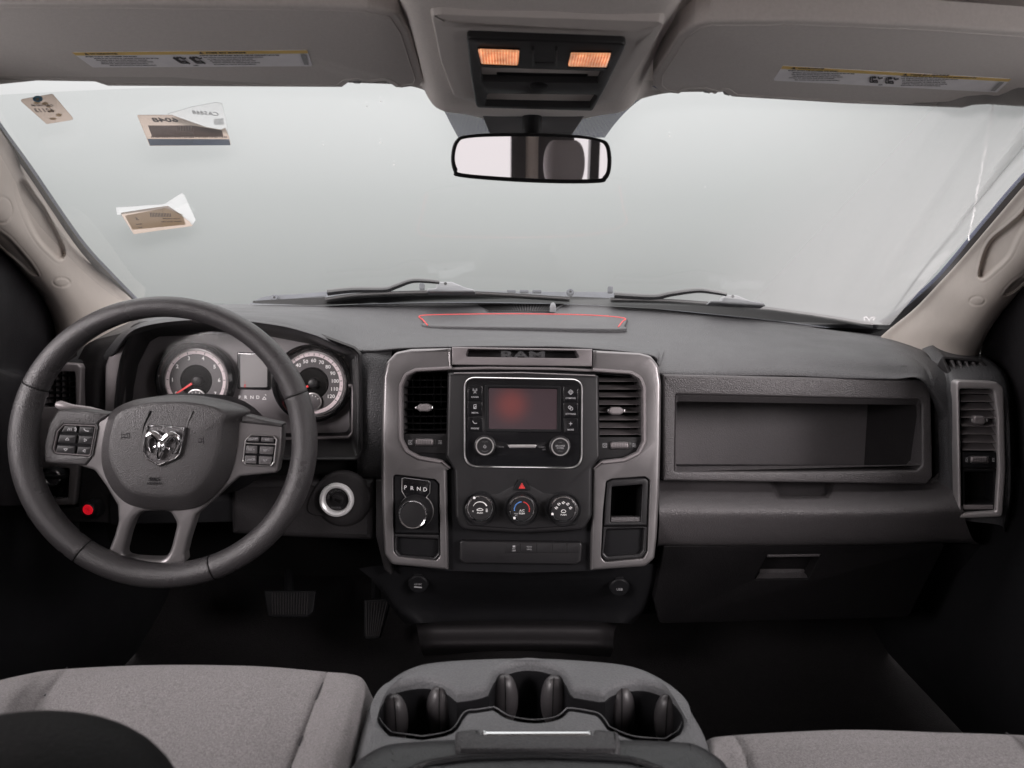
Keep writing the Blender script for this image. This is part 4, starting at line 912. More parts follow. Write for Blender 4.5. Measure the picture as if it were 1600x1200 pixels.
# ---- left end
LF = Frame(120, 690, 1.235, tilt=6, yaw=4)
mb = MB()   # grained column between vent and gauge surround
patch(mb, [[(122, 560, 1.30), (140, 535, 1.29), (192, 520, 1.27)], [(126, 575, 1.27), (146, 552, 1.255), (188, 538, 1.245)], [(127, 600, 1.262), (146, 592, 1.245), (166, 588, 1.255)], [(127, 650, 1.262), (146, 650, 1.245), (166, 650, 1.255)], [(120, 735, 1.262), (146, 735, 1.245), (190, 735, 1.25)]], 5, 5)
dpart('end_column', mb, M['lower'], smooth=60)
mb = MB(); prism(mb, LF, rp([(163, 650), (164, 572), (172, 548), (190, 536), (205, 524), (190, 560), (184, 590), (182, 650)], 3), -.02, .012, .003); dpart('surround_strip', mb, M['satin_dk'])
mb = MB(); lf_o = rp([(60, 566), (121, 569), (127, 575), (124, 700), (117, 790), (60, 790)], [4, 6, 6, 0, 4, 4]); h1 = rp([(66, 580), (117, 581), (118, 636), (66, 636)], 3); h2 = rp([(62, 732), (108, 732), (106, 780), (62, 780)], 3)
prism(mb, LF, lf_o, -.03, .004, .003, hole=[h1, h2], hbev=.002); recess(mb, LF, h1, .003, -.04, mi=1); recess(mb, LF, h2, .003, -.006, mi=2)
lv = dpart('vent_tower_trim', mb, [M['satin_dk'], M['void'], M['soft']])
for k, y in enumerate([587, 596, 605, 614, 623, 632]): slat(LF, 67, y, 117, y, -.018, .0, .001, .0014, M['matte'], lv)
for x in (78, 88, 98, 108):
    mb = MB(); prism(mb, LF, rect(x - .6, 581, x + .6, 635), -.03, -.016, 0); mb.build('vane', M['satin_dk'], lv)
mb = MB(); lathe(mb, LF, 82, 746, [(17, -.004), (17, .010), (15, .016), (13, .018), (13, .016)], 28, flute=(1, 2, .05)); lathe(mb, LF, 82, 746, [(13.3, .015), (13.3, .019), (11.5, .020), (11.5, .018)], 28, mi=1)
prism(mb, LF, rect(66, 743, 96, 749), .012, .026, .002); mb.build('headlight_switch', [M['matte'], M['chrome']], lv)
mb = MB(); lathe(mb, LF, 93, 768, [(5, -.006), (5, -.002), (4, -.001)], 20)
text(mb, LF, 95, 778, 2.6, 'O', -.005, 1); strokes(mb, LF, [[(83, 777), (86, 775), (87, 779), (83, 777)], [(89, 777), (99, 777)]], -.0052, 1.0, 1)
for x in (102, 105): strokes(mb, LF, [[(x - .9, 777.5), (x + .9, 777.5)]], -.0052, 2, 1)
mb.build('dimmer_wheel', [M['lower'], M['grey']], lv)
# knee panel left of the column, with the lit red push button
mb = MB(); prism(mb, LF, rp([(30, 640), (60, 640), (60, 792), (122, 794), (128, 738), (131, 655), (192, 655), (192, 700), (400, 730), (400, 770), (180, 818), (40, 812)], 3), -.03, -.002, .003); dpart('knee_panel', mb, M['lower'])
mb = MB(); prism(mb, LF, rp([(168, 770), (400, 770), (400, 815), (172, 820)], 4), -.03, .004, .002); dpart('knee_panel', mb, M['matte'])
mb = MB(); lathe(mb, LF, 141, 797.5, [(16, -.01), (16, .010), (14.5, .014), (11, .016)], 28); lathe(mb, LF, 137.5, 796.5, [(10.8, .012), (10.8, .022), (9, .0235), (9, .021)], 28, mi=1)
pb = dpart('push_button', mb, [M['matte'], M['soft']])
mb = MB(); lathe(mb, LF, 137, 796.5, [(8.6, .018), (8.6, .0225), (7, .024)], 24)
mb.build('red_lamp', M['redled'], pb); mb = MB(); ring(mb, LF, ell(137, 793, 2.2, 2.2, 16), .0004, .024, .0246); ring(mb, LF, ell(137, 800, 2.6, 2.6, 16), .0005, .024, .0246); strokes(mb, LF, [[(132.5, 794), (141.5, 798)]], .0246, .8); mb.build('button_mark', M['redp'], pb)
# dark dash end behind the wheel
mb = MB(); patch(mb, [[(20, 600, 1.30), (60, 560, 1.32), (120, 545, 1.34)], [(20, 700, 1.28), (60, 650, 1.29), (124, 640, 1.30)], [(20, 830, 1.28), (60, 830, 1.29), (124, 830, 1.30)]], 4, 4); dpart('end_cap', mb, M['lower'])
# ---- ignition panel right of the column
IF = Frame(520, 785, 1.225, tilt=4)
mb = MB(); prism(mb, IF, rp([(360, 752), (584, 750), (584, 846), (470, 842), (360, 836)], 6), -.05, .0, .012); dpart('column_side_panel', mb, M['lower'])
mb = MB(); prism(mb, IF, rp([(587, 750), (612, 750), (612, 900), (600, 890), (587, 838)], 2), -.05, .0, .003); dpart('column_side_panel', mb, M['lower'])
mb = MB(); lathe(mb, IF, 535, 781, [(46, -.004), (44, .001), (38, .004), (30, .005)], 40); prism(mb, IF, spline([(480, 800), (500, 752), (548, 752), (575, 768), (578, 785), (560, 800), (530, 808)], 5, True), -.01, .003, .003)
ig = dpart('ignition_surround', mb, M['lower'], smooth=60)
mb = MB(); lathe(mb, IF, 527, 780, [(26.5, .002), (26.8, .010), (25.5, .0135), (22.5, .0145), (19.5, .0125), (18.5, .008), (18, .004)], 44, cap=False); mb.build('silver_ring', mat('painted silver ring', (.74, .74, .74), .38, .04, 900, metal=.3), ig)
mb = MB(); lathe(mb, IF, 527, 780, [(18, .004), (16.5, .0042), (16, .006), (11, .0065), (10.5, .009), (7, .0095)], 36)
prism(mb, IF, rp([(519, 775), (524, 773), (537, 779), (536, 785), (531, 788), (519, 782)], 2), .009, .0125, .001)
flat(mb, IF, [(523.5, 778.5), (532.5, 781.5), (531, 786), (522.5, 782)], .0128, 1)
for k, (s, a) in enumerate([('OFF', 165), ('ACC', 118), ('RUN', 85), ('START', 48)]):
    a = math.radians(a); text(mb, IF, 527 + 14 * math.cos(a), 780 - 13.5 * math.sin(a), 3.0, s, .0068, 2, rot=a - math.pi / 2)
text(mb, IF, 525, 793.5, 3.0, 'ENGINE', .0068, 2)
mb.build('ignition_lock', [M['soft'], M['void'], M['dim']], ig)
# dark recess between gauges and ignition panel
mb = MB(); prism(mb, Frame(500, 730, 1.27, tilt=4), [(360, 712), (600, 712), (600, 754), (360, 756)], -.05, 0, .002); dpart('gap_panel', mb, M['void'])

# ================================================================== INSTRUMENT CLUSTER
HF = Frame(380, 600, 1.235, tilt=3); KF = Frame(400, 600, 1.335, tilt=8)
openo = rp([(182, 652), (187, 596), (192, 565), (209, 513), (221, 508), (328, 499.5), (424, 508), (490, 523), (552, 546), (560, 554), (562, 704), (556, 714), (182, 716)], [3, 0, 6, 8, 6, 10, 8, 10, 8, 6, 10, 6, 3], 3)
openi = rp([(205, 652), (209, 606), (216, 570), (234, 534), (248, 526), (330, 522), (424, 526), (486, 538), (536, 557), (546, 568), (546, 668), (540, 676), (205, 678)], [3, 0, 6, 8, 6, 10, 8, 10, 8, 6, 8, 6, 3], 3)
mb = MB(); fo = [HF.l(x, y) for x, y in openo]; a = [HF.g(u, v, 0) for u, v in inset(fo, -.006)]; a1 = [HF.g(u, v, .004) for u, v in inset(fo, -.003)]; b = [HF.g(u, v, .002) for u, v in fo]; b1 = [HF.g(u, v, -.006) for u, v in inset(fo, .001)]
c = [KF.p(x, y, .004) for x, y in openi]; mb.loft([a, a1, b, b1, c]); cl = dpart('instrument_cluster', mb, M['soft'], smooth=50)
# inner chamfer frame on the right and bottom (visible thin bezel line)
mb = MB(); tube(mb, [KF.p(x, y, .03) for x, y in rp([(552, 600), (551, 676), (545, 683), (330, 688)], 5)], .003, 8); mb.build('bezel_edge', M['satin_dk'], cl)
mb = MB(); mb.cap([KF.g(u, v, 0) for u, v in inset([KF.l(x, y, 0) for x, y in openi], -.01)]); mb.build('cluster_face', M['cface'], cl)
def gauge(cx, cy, R, nums, rad, needle, sub, kind):
    mb = MB(); lathe(mb, KF, cx, cy, [(R * 1.24, .0), (R * 1.24, .020), (R * 1.16, .024), (R * 1.05, .016), (R * 1.02, .006)], 56, cap=False, wref=.01)
    g = mb.build('gauge', M['gloss'], cl)
    mb = MB(); lathe(mb, KF, cx, cy, [(R * 1.05, .004), (R * 1.04, .008), (R * .985, .009), (R * .965, .0065), (R * .96, .005)], 56, cap=False, wref=.008); mb.build('chrome_ring', M['chrome_s'], g)
    mb = MB(); lathe(mb, KF, cx, cy, [(R * .97, .0045), (R * .97, .0055), (R * .87, .0056), (R * .865, .004)], 56, cap=False, wref=.0055); mb.build('dial_ring', M['dialring'], g)
    mb = MB(); lathe(mb, KF, cx, cy, [(R * .90, .003), (R * .90, .0042)], 56, wref=.0042)
    lathe(mb, KF, cx, cy, [(R * .52, .0042), (R * .50, .0058), (R * .47, .0058), (R * .45, .0046)], 48, mi=2, wref=.005)
    for s, a in nums:
        if s is None: continue
        a = math.radians(a); text(mb, KF, cx + rad * math.cos(a), cy - rad * math.sin(a), 5.6 if kind else 5.8, s, .0045, 1, sx=1.05, bold=.12)
    lo_, hi_, nt = (209, -36, 13) if kind else (213, -34, 8)
    for k in range(nt * 2 - 1):
        a = math.radians(lo_ + (hi_ - lo_) * k / (nt * 2 - 2)); q = .88 if k % 2 == 0 else .91
        strokes(mb, KF, [[(cx + R * q * math.cos(a), cy - R * q * math.sin(a)), (cx + R * .955 * math.cos(a), cy - R * .955 * math.sin(a))]], .0062, 1.0 if k % 2 == 0 else .7, 0)
    if kind:
        for k in range(1, 13):
            a = math.radians(209 - 20.4 * k); text(mb, KF, cx + R * .50 * 1.18 * math.cos(a), cy - R * .50 * 1.18 * math.sin(a), 1.9, str(int(k * 16)), .0046, 3)
    mb.build('dial_face', [M['dial'], M['lit'], M['void'], M['dim']], g)
    mb = MB(); sx, sy, sr = sub; lathe(mb, KF, sx, sy, [(sr, .006), (sr, .009), (sr * .9, .0095), (sr * .86, .0085)], 32, mi=1, wref=.009); lathe(mb, KF, sx, sy, [(sr * .87, .0086), (sr * .80, .0088)], 32, wref=.0088)
    for k in range(5): a = math.radians(150 - 30 * k); strokes(mb, KF, [[(sx + sr * .6 * math.cos(a), sy - sr * .6 * math.sin(a)), (sx + sr * .78 * math.cos(a), sy - sr * .78 * math.sin(a))]], .0092, .9, 2)
    mb.build('small_gauge', [M['dial'], M['chrome_s'], M['lit']], g)
    mb = MB(); a = math.radians(needle); nx, ny = -math.sin(a), -math.cos(a)
    def q(r, o): return (cx + r * math.cos(a) + o * nx * 1, cy - r * math.sin(a) + o * ny)
    prism(mb, KF, [q(R * .16, 1.7), q(R * .84, .9), q(R * .84, -.9), q(R * .16, -1.7)], .012, .0132, .0002)
    mb.build('needle', M['needle'], g)
    mb = MB(); lathe(mb, KF, cx, cy, [(R * .17, .004), (R * .17, .014), (R * .13, .017), (R * .06, .018)], 28); mb.build('needle_hub', M['soft'], g)
    return g
gauge(306, 595, 48.5, [(str(k), 213 - 35.3 * k) for k in range(8)], 36.5, 213, (306, 624, 16), 0)
gauge(488, 599, 49, [(str(k * 10), 209 - 20.35 * k) for k in range(1, 13)], 35.5, 211, (488, 628, 14.5), 1)
mb = MB(); prism(mb, KF, rp([(370, 550), (418, 552), (421, 556), (420, 607), (416, 609), (371, 608)], 3), 0, .006, .0015); prism(mb, KF, rp(rect(375.5, 554, 417.5, 605), 2), .005, .0066, 0, mi=1)
text(mb, KF, 383, 603, 4.5, 'E', .0068, 2, bold=.2); text(mb, KF, 383, 597, 3, '=', .0068, 2)
mb.build('info_display', [M['gloss'], M['lcd'], M['redp']], cl)
mb = MB()
for s, x in zip('PRND', (374.6, 384, 393.7, 403)): text(mb, KF, x, 621, 5.2, s, .0006, 0, bold=.1)
strokes(mb, KF, [[(410, 624), (413, 620), (416, 624), (410, 624)], [(414, 616), (416, 618)]], .0006, 1.0); text(mb, KF, 362, 552, 2.2, 'P<', .0006, 1)
mb.build('gear_letters', [M['lit'], mat('green telltale print', (.06, .16, .09), .6)], cl)
mb = MB(); mb.cap([KF.g(u, v, .036) for u, v in inset([KF.l(x, y, .036) for x, y in openi], -.004)]); mb.build('clear_lens', M['lens'], cl)
# ================================================================== CENTRE STACK (all parts of the dashboard)
SF = Frame(815, 700, 1.205, tilt=11)
# silver bezel, left and right halves
lb = rp([(705, 543.5), (642, 545), (618, 550), (603, 566), (598, 590), (595, 690), (595.5, 770), (598, 830), (600, 866), (612, 883), (700, 891), (698, 735), (706, 732), (690, 719), (655, 713), (637, 703), (629, 686), (629, 604), (636, 588), (650, 581), (706, 578)],
        [1, 10, 12, 12, 10, 0, 0, 0, 12, 10, 0, 2, 2, 8, 10, 10, 10, 8, 8, 6, 1], 3)
lh = rp([(614, 741), (680, 749), (686.5, 756), (688, 868), (682, 876), (622, 870), (615, 862)], [6, 6, 5, 8, 6, 8, 8], 3)
rb = rp([(926, 547), (1000, 551), (1018, 556), (1030, 572), (1034, 600), (1033, 690), (1031, 770), (1027, 840), (1023, 874), (1008, 886), (923, 892), (926, 735), (924, 732), (940, 720), (975, 716), (996, 706), (1004, 690), (1003.5, 606), (998, 592), (985, 585), (926, 581)],
        [1, 8, 12, 12, 8, 0, 0, 0, 10, 10, 0, 2, 2, 8, 10, 10, 10, 8, 8, 6, 1], 3)
rh = rp([(947, 752), (956, 748), (1008, 744.5), (1016, 750), (1012, 862), (1006, 873), (945, 879), (939, 870), (942, 800)], [5, 4, 6, 6, 8, 6, 8, 6, 0], 3)
for pl, hl in ((lb, lh), (rb, rh)):
    mb = MB(); prism(mb, SF, pl, -.08, .014, .0065, hole=hl, hbev=.0015, nb=5)
    dpart('stack_bezel', mb, M['satin'])
# raised inner rims round the vents
for pl in ([(706, 578), (650, 581), (636, 588), (629, 604), (629, 686), (637, 703), (655, 713), (690, 719), (704, 731)], [(926, 581), (985, 585), (998, 592), (1003.5, 606), (1004, 690), (996, 706), (975, 716), (940, 720), (927, 731)]):
    q = rp(pl, [0, 6, 8, 8, 10, 10, 10, 8, 0], 4)
    mb = MB()
    loc = [SF.l(x, y, .015) for x, y in q]
    c_ = SF.l(815, 650, .015)
    k1 = []; 
    for i, (u, v) in enumerate(loc):
        a = loc[max(i - 1, 0)]; b = loc[min(i + 1, len(loc) - 1)]; t = (b[0] - a[0], b[1] - a[1]); l = math.hypot(*t); nx, ny = -t[1] / l, t[0] / l
        if (nx * (u - c_[0]) + ny * (v - c_[1])) < 0: nx, ny = -nx, -ny
        k1.append((nx, ny))
    tp = lambda i: min(1, (len(loc) - 1 - i) / 6 + .25)
    lps = []
    for o, w in ((0, .002), (0.0, .0165), (.0015, .0185), (.0040, .0185), (.0062, .016), (.0066, .013)):
        lps.append([SF.g(u + n[0] * o * tp(i), v + n[1] * o * tp(i), w) for i, ((u, v), n) in enumerate(zip(loc, k1))])
    mb.loft(lps, closed=False); dpart('vent_rim', mb, M['satin_dk'])
# top strip with the tray and its embossed letters
mb = MB(); th_ = rp([(731, 545.5), (900, 548), (907, 560), (726, 557.5)], [2, 2, 4, 4])
prism(mb, SF, [(706, 542), (925.5, 545.5), (925.5, 572.5), (706, 570)], -.08, .012, .002, hole=th_, hbev=.001)
recess(mb, SF, th_, .0111, -.030, mi=1); ts = dpart('stack_top_strip', mb, [M['satin_dk'], M['lower']])
mb = MB(); TR = Frame(815, 552, 1.255, tilt=-25)
text(mb, SF, 817, 555, 11, 'RAM', -.002, 0, ext=.001, sx=2.2, bold=.6); mb.build('raised_letters', M['pad'], ts)
mb = MB(); ftube(mb, SF, [(700, 576.5), (760, 575), (870, 576.5), (932, 579.5)], .010, .0024, 8); dpart('stack_trim_line', mb, M['satin_dk'])
# black backing of the whole stack
mb = MB(); prism(mb, SF, rp([(604, 560), (1026, 566), (1028, 700), (1014, 884), (925, 893), (815, 896), (700, 893), (608, 880), (600, 700)], 5), -.075, .0, .002, hole=[rp([(629, 584), (700, 580), (700, 680), (629, 688)], 4), rp([(930, 584), (1003, 590), (1004, 690), (930, 684)], 4), rp([(952, 758), (1006, 755), (1003, 817), (952, 818)], 2)], hbev=0)
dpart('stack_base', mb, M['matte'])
# ---- centre control panel
cp = rp([(699, 582), (815, 581), (936, 586), (938, 715), (926, 733), (925, 808), (912, 829), (815, 834), (722, 829), (711, 808), (709, 735), (696, 713)], [5, 0, 5, 8, 6, 16, 16, 0, 16, 16, 6, 8], 4)
mb = MB(); prism(mb, SF, cp, -.03, .0235, .006, nb=5); cpn = dpart('control_panel', mb, M['soft'])
mb = MB(); ftube(mb, SF, [(709, 583.2), (815, 582.4), (930, 587)], .0225, .0011, 6); mb.build('top_highlight_trim', M['satin_dk'], cpn)
mb = MB(); prism(mb, SF, rp([(735, 773), (780, 770), (802, 758), (828, 758), (850, 770), (897, 775), (908, 800), (900, 822), (815, 828), (730, 822), (722, 798)], 10), .020, .0250, .003); mb.build('knob_field', M['soft'], cpn)
# ---- radio
ro = rp([(724, 588), (911.5, 591.5), (911, 733.5), (724, 731)], [19, 19, 24, 24], 8)
mb = MB(); loc = [SF.l(x, y, .028) for x, y in ro]
prism(mb, SF, ro, .02, .0255, .001); rad = dpart('radio', mb, M['gloss'])
mb = MB(); ring(mb, SF, ro, .0036, .0235, .0295); mb.build('chrome_frame', M['chrome_s'], rad)
mb = MB(); so = rp([(757, 601), (877, 603), (876.5, 676), (757.5, 675)], 4); si = rp([(763.5, 606.5), (870.5, 608), (870, 671), (763.8, 670)], 2)
prism(mb, SF, so, .024, .0285, .0012, hole=si, hbev=.0025); mb.build('screen_bezel', M['matte'], rad)
mb = MB(); mb.cap([SF.g(u, v, .0262) for u, v in inset([SF.l(x, y, .0262) for x, y in si], -.002)]); mb.build('screen', M['screen_spot'], rad)
L3_ = [(602, 627, 'RADIO'), (627, 651, 'MEDIA'), (651.5, 675.5, 'PHONE')]; R3_ = [(604, 628.5, 'COMPASS'), (629, 653, 'SETTINGS'), (653.5, 677.5, 'MORE')]
for side, (x0, x1), rowsb in ((0, (730.8, 753.5), L3_), (1, (880.3, 903), R3_)):
    for k, (y0, y1, s) in enumerate(rowsb):
        mb = MB(); prism(mb, SF, rp(rect(x0, y0 + .4, x1, y1 - .4), [7 if (k == 0 and side == 0) else 1, 7 if (k == 0 and side) else 1, 1, 1]), .025, .0268, .0006)
        cx = (x0 + x1) / 2; cy = (y0 + y1) / 2; text(mb, SF, cx, cy + 6, 2.6, s, .0270, 1, sx=1.0, bold=.04); w = .0271; cy -= 3.5
        if s == 'RADIO': strokes(mb, SF, [[(cx - 2, cy + 4), (cx, cy - 1), (cx + 2, cy + 4)], [(cx - 1.2, cy + 2.2), (cx + 1.2, cy + 2.2)], arc(cx, cy - 2, 2, 130, 230, 5), arc(cx, cy - 2, 2, -50, 50, 5), arc(cx, cy - 2, 3.3, 140, 220, 5), arc(cx, cy - 2, 3.3, -40, 40, 5)], w, .6, 1)
        elif s == 'MEDIA': strokes(mb, SF, [[(cx - 2, cy - 3), (cx + 2, cy - 3.6), (cx + 2, cy + 3), (cx - 2, cy + 3), (cx - 2, cy - 3)]], w, .8, 1); flat(mb, SF, rect(cx - 1.6, cy + 1, cx + 1.6, cy + 3), w, 1); flat(mb, SF, [(cx - 1, cy), (cx + 1.6, cy - 1.6), (cx + 1.6, cy + 1)], w, 1)
        elif s == 'PHONE': strokes(mb, SF, [[(cx - 3.4, cy - 2.6), (cx - 2.6, cy), (cx, cy + 1.6), (cx + 3.2, cy + 1.2)]], w, 1.1, 1)
        elif s == 'COMPASS': strokes(mb, SF, [[(cx, cy - 4), (cx + 4, cy), (cx, cy + 4), (cx - 4, cy), (cx, cy - 4)], arc(cx, cy, 1.6, 0, 360, 12)], w, .9, 1)
        elif s == 'SETTINGS': strokes(mb, SF, [arc(cx - 1.4, cy - 1, 2.3, 0, 360, 12), arc(cx + 1, cy + 1, 2.5, 0, 360, 12)], w, .9, 1)
        else: strokes(mb, SF, [[(cx - 2.8, cy), (cx + 2.8, cy)], [(cx, cy - 2.8), (cx, cy + 2.8)]], w, .9, 1)
        mb.build('button', [M['gloss'], M['grey']], rad)
for cx, cy, nm in ((757.5, 697, 0), (875.4, 698, 1)):
    mb = MB(); lathe(mb, SF, cx, cy, [(17, .025), (16.5, .0265), (15.4, .027), (15.4, .036), (14.6, .038)], 48, flute=(2, 3, .03)); lathe(mb, SF, cx, cy, [(14.4, .0375), (14, .0392), (12.6, .0392), (12, .0378)], 48, mi=1, cap=False); lathe(mb, SF, cx, cy, [(12.2, .0375), (12.0, .0382)], 40)
    if nm == 0:
        strokes(mb, SF, [arc(cx, cy + 1, 2.0, 120, 420, 12), [(cx, cy - 2), (cx, cy + .6)]], .0384, .7, 2); strokes(mb, SF, [arc(cx, cy, 8.5, 235, 305, 8)], .0384, .5, 3); text(mb, SF, cx, cy - 6.6, 1.7, 'VOLUME', .0384, 3)
    else:
        text(mb, SF, cx, cy - 1.2, 2.6, 'BROWSE', .0384, 2); text(mb, SF, cx, cy + 2.4, 2.6, 'ENTER', .0384, 2); text(mb, SF, cx, cy - 6.6, 1.6, 'TUNE', .0384, 3); text(mb, SF, cx, cy + 7.0, 1.6, 'SCROLL', .0384, 3)
    mb.build('tuning_knob' if nm else 'volume_knob', [M['soft'], M['chrome_s'], M['grey'], M['dim']], rad)
mb = MB(); prism(mb, SF, rp([(793.5, 695.5), (796, 694.8), (836, 694.8), (838.7, 695.5), (836.5, 700), (796, 700)], 1.5), .025, .0272, .001); mb.build('slot_trim', M['chrome_s'], rad)
mb = MB()
prism(mb, SF, rp([(774, 688), (793, 693), (794.5, 700), (774, 708)], 2), .025, .0262, .0005); prism(mb, SF, rp([(858, 689), (839, 694), (838, 701), (858, 709)], 2), .025, .0262, .0005)
text(mb, SF, 783, 698.5, 2.2, 'MUTE', .0264, 1); text(mb, SF, 847, 698.6, 2.1, 'SCREEN', .0264, 1); text(mb, SF, 850, 702.4, 2.1, 'OFF', .0264, 1)
mb.build('side_button', [M['gloss'], M['dim']], rad)
# ---- hazard button and climate knobs
mb = MB(); prism(mb, SF, rp([(810, 749.5), (821, 749.5), (829.5, 766.5), (801.5, 766.5)], 2), .023, .0275, .001)
ring(mb, SF, rp([(815.5, 754), (821, 763.5), (810, 763.5)], .6), .0012, .0272, .0280, mi=1); flat(mb, SF, [(815.5, 757), (819, 762.6), (812, 762.6)], .0278, 1)
mb.build('hazard_button', [M['matte'], M['redp']], cpn)
for i, (cx, cy) in enumerate(((750, 794.5), (815.5, 795), (880.5, 795.5))):
    mb = MB(); lathe(mb, SF, cx, cy, [(27.5, .0245), (26, .0262), (24.5, .0262), (23.5, .0245)], 48, cap=False, mi=2); lathe(mb, SF, cx, cy, [(23, .0235), (22, .0250), (21, .030), (20.6, .044), (20.6, .046)], 48, flute=(2, 3, .02))
    lathe(mb, SF, cx, cy, [(20.8, .0445), (20.8, .0470), (19.8, .0485), (18.2, .0488), (17.6, .0475)], 48, mi=1, cap=False); lathe(mb, SF, cx, cy, [(17.8, .0475), (17.4, .0482)], 40)
    kn = mb.build('climate_knob', [M['soft'], M['chrome'], M['matte']], cpn)
    mb = MB(); w = .0485
    if i == 0:
        for k in range(12):
            a0 = 155 - k * 11; strokes(mb, SF, [arc(cx, cy + 1, 11.5, a0, a0 - 9, 3)], w, .7 + k * .13, 0)
        text(mb, SF, cx - 11, cy + 4, 3, 'o', w, 0); strokes(mb, SF, [[(cx + 9, cy + 1), (cx + 12, cy + 1)], [(cx + 9, cy + 3), (cx + 12, cy + 3)], [(cx + 9, cy + 5), (cx + 12, cy + 5)]], w, .9, 0)
        strokes(mb, SF, [[(cx - 5, cy + 2), (cx - 2, cy), (cx + 2, cy), (cx + 5, cy + 2), (cx + 4, cy + 3), (cx - 4, cy + 3), (cx - 5, cy + 2)]], w, .8, 0); text(mb, SF, cx, cy + 7, 2.7, 'PUSH', w, 0)
    elif i == 1:
        for k in range(9): strokes(mb, SF, [arc(cx, cy + 1, 11.8, 190 - k * 11, 182 - k * 11, 2)], w, 1.6, 1)
        for k in range(9): strokes(mb, SF, [arc(cx, cy + 1, 11.8, 78 - k * 11, 70 - k * 11, 2)], w, 1.6, 2)
        text(mb, SF, cx, cy + 3, 3.4, 'A/C', w, 0); text(mb, SF, cx, cy + 7.4, 2.7, 'PUSH', w, 0); text(mb, SF, cx - 9, cy + 7.5, 2, 'MAX', w, 3); text(mb, SF, cx - 9, cy + 10.3, 2, 'A/C', w, 3)
    else:
        for a in (165, 127, 90, 53, 15):
            ar = math.radians(a); x, y = cx + 11.5 * math.cos(ar), cy + 1 - 11 * math.sin(ar); strokes(mb, SF, [[(x - 2.4, y - 1), (x - 1, y + 1.4), (x + 1, y + 1.4)], [(x + .6, y - 1.2), (x + 2.4, y + .2)]], w, 1.1, 0); flat(mb, SF, ell(x, y - 1.4, .8, .8, 8), w, 0)
        strokes(mb, SF, [arc(cx, cy + 5, 4, 20, 160, 8), [(cx - 3.6, cy + 3.6), (cx - 2.4, cy + 5.4), (cx + 2.4, cy + 5.4), (cx + 3.6, cy + 3.6)]], w, .8, 0); text(mb, SF, cx, cy + 9, 2.7, 'PUSH', w, 0)
    mb.build('knob_icon', [M['white'], M['bluep'], M['redp'], M['grey']], kn)
    mb = MB(); a = math.radians((118, 232, 205)[i]); x, y = cx + 19 * math.cos(a), cy - 18.6 * math.sin(a); prism(mb, SF, rp(rect(x - 1.8, y - 1.8, x + 1.8, y + 1.8), 1), .0480, .0500, .0004); mb.build('pointer', M['white'], kn)
# ---- switch bank
mb = MB(); prism(mb, SF, rp([(720, 845), (908, 847.5), (910, 852), (908, 878), (901, 882.5), (724, 880.5), (718, 875), (718, 848)], [4, 4, 3, 6, 4, 6, 6, 3]), -.01, .0135, .003); sb = dpart('switch_bank', mb, M['soft'])
for k, (x0, x1) in enumerate([(789, 813), (814, 838), (839, 862), (863, 885), (886, 905)]):
    mb = MB(); prism(mb, SF, rp(rect(x0, 848.5, x1, 864), 1), .0125, .0146, .0007)
    if k == 0: strokes(mb, SF, [[(801, 853), (805, 853)], [(801, 854.4), (805, 854.4)]], .0148, 1.2, 1); text(mb, SF, 803, 857.3, 2, 'ESC', .0148, 1); text(mb, SF, 803, 860.6, 2.3, 'OFF', .0148, 1)
    if k == 1: text(mb, SF, 827, 854.6, 2.2, 'TOW/', .0148, 1); text(mb, SF, 827, 858.4, 2.2, 'HAUL', .0148, 1)
    mb.build('rocker_switch', [M['soft'], M['grey']], sb)
# ---- shift panel
mb = MB(); prism(mb, SF, rp([(615, 742), (679, 750), (685.5, 757), (687, 834), (616, 833)], [5, 5, 4, 1, 1]), -.01, .0095, .002)
shp = dpart('shifter_panel', mb, M['matte'])
mb = MB(); tr_i = rp([(620, 840), (684, 843), (684, 864), (678, 871), (626, 867), (620, 861)], [3, 3, 3, 5, 5, 4])
prism(mb, SF, rp([(616, 834.5), (687, 836), (687, 868), (681, 875), (623, 869), (616, 861)], [1, 1, 3, 6, 6, 4]), -.01, .0095, .001, hole=tr_i, hbev=.003); recess(mb, SF, tr_i, .0065, -.004); mb.build('coin_tray', M['soft'], shp)
keyh = [(627, 747.5), (632, 746), (668, 750.5), (673, 753.5), (672, 771), (667, 777)] + arc(650, 799, 27.5, 52, -232, 40) + [(632, 776), (627, 768)]
mb = MB(); prism(mb, SF, rp(keyh, .0), .008, .0112, .0008); mb.build('dial_plate', M['gloss'], shp)
mb = MB(); ring(mb, SF, keyh, .0016, .0095, .0128); mb.build('chrome_outline', M['chrome_s'], shp)
mb = MB()
for s, x, y in zip('PRND', (633.4, 643.8, 654.4, 664.4), (762, 763, 764, 765)): text(mb, SF, x, y, 6.2, s, .0114, 0, bold=.05); strokes(mb, SF, [[(x - 2, y - 7.6), (x + 2, y - 7.4)]], .0114, 1.4, 1)
mb.build('gear_letters', [M['white'], M['matte']], shp)
mb = MB(); lathe(mb, SF, 649.5, 799.5, [(27, .011), (26.8, .016), (25, .026)], 48, cap=False, wref=.011); lathe(mb, SF, 645.5, 803.5, [(23.5, .018), (23.2, .042), (22.6, .046)], 48, wref=.046); lathe(mb, SF, 645, 804.5, [(22.4, .0455), (22.2, .0475), (21.2, .0488), (19.8, .0484), (19.4, .0465)], 48, mi=1, cap=False, wref=.048); lathe(mb, SF, 645, 804.5, [(20.6, .046), (20, .0474), (10, .0480)], 40, wref=.047)
lathe(mb, SF, 647.5, 802, [(25, .024), (23.4, .040)], 48, cap=False, wref=.03)
mb.build('shift_dial', [M['soft'], M['chrome']], shp)
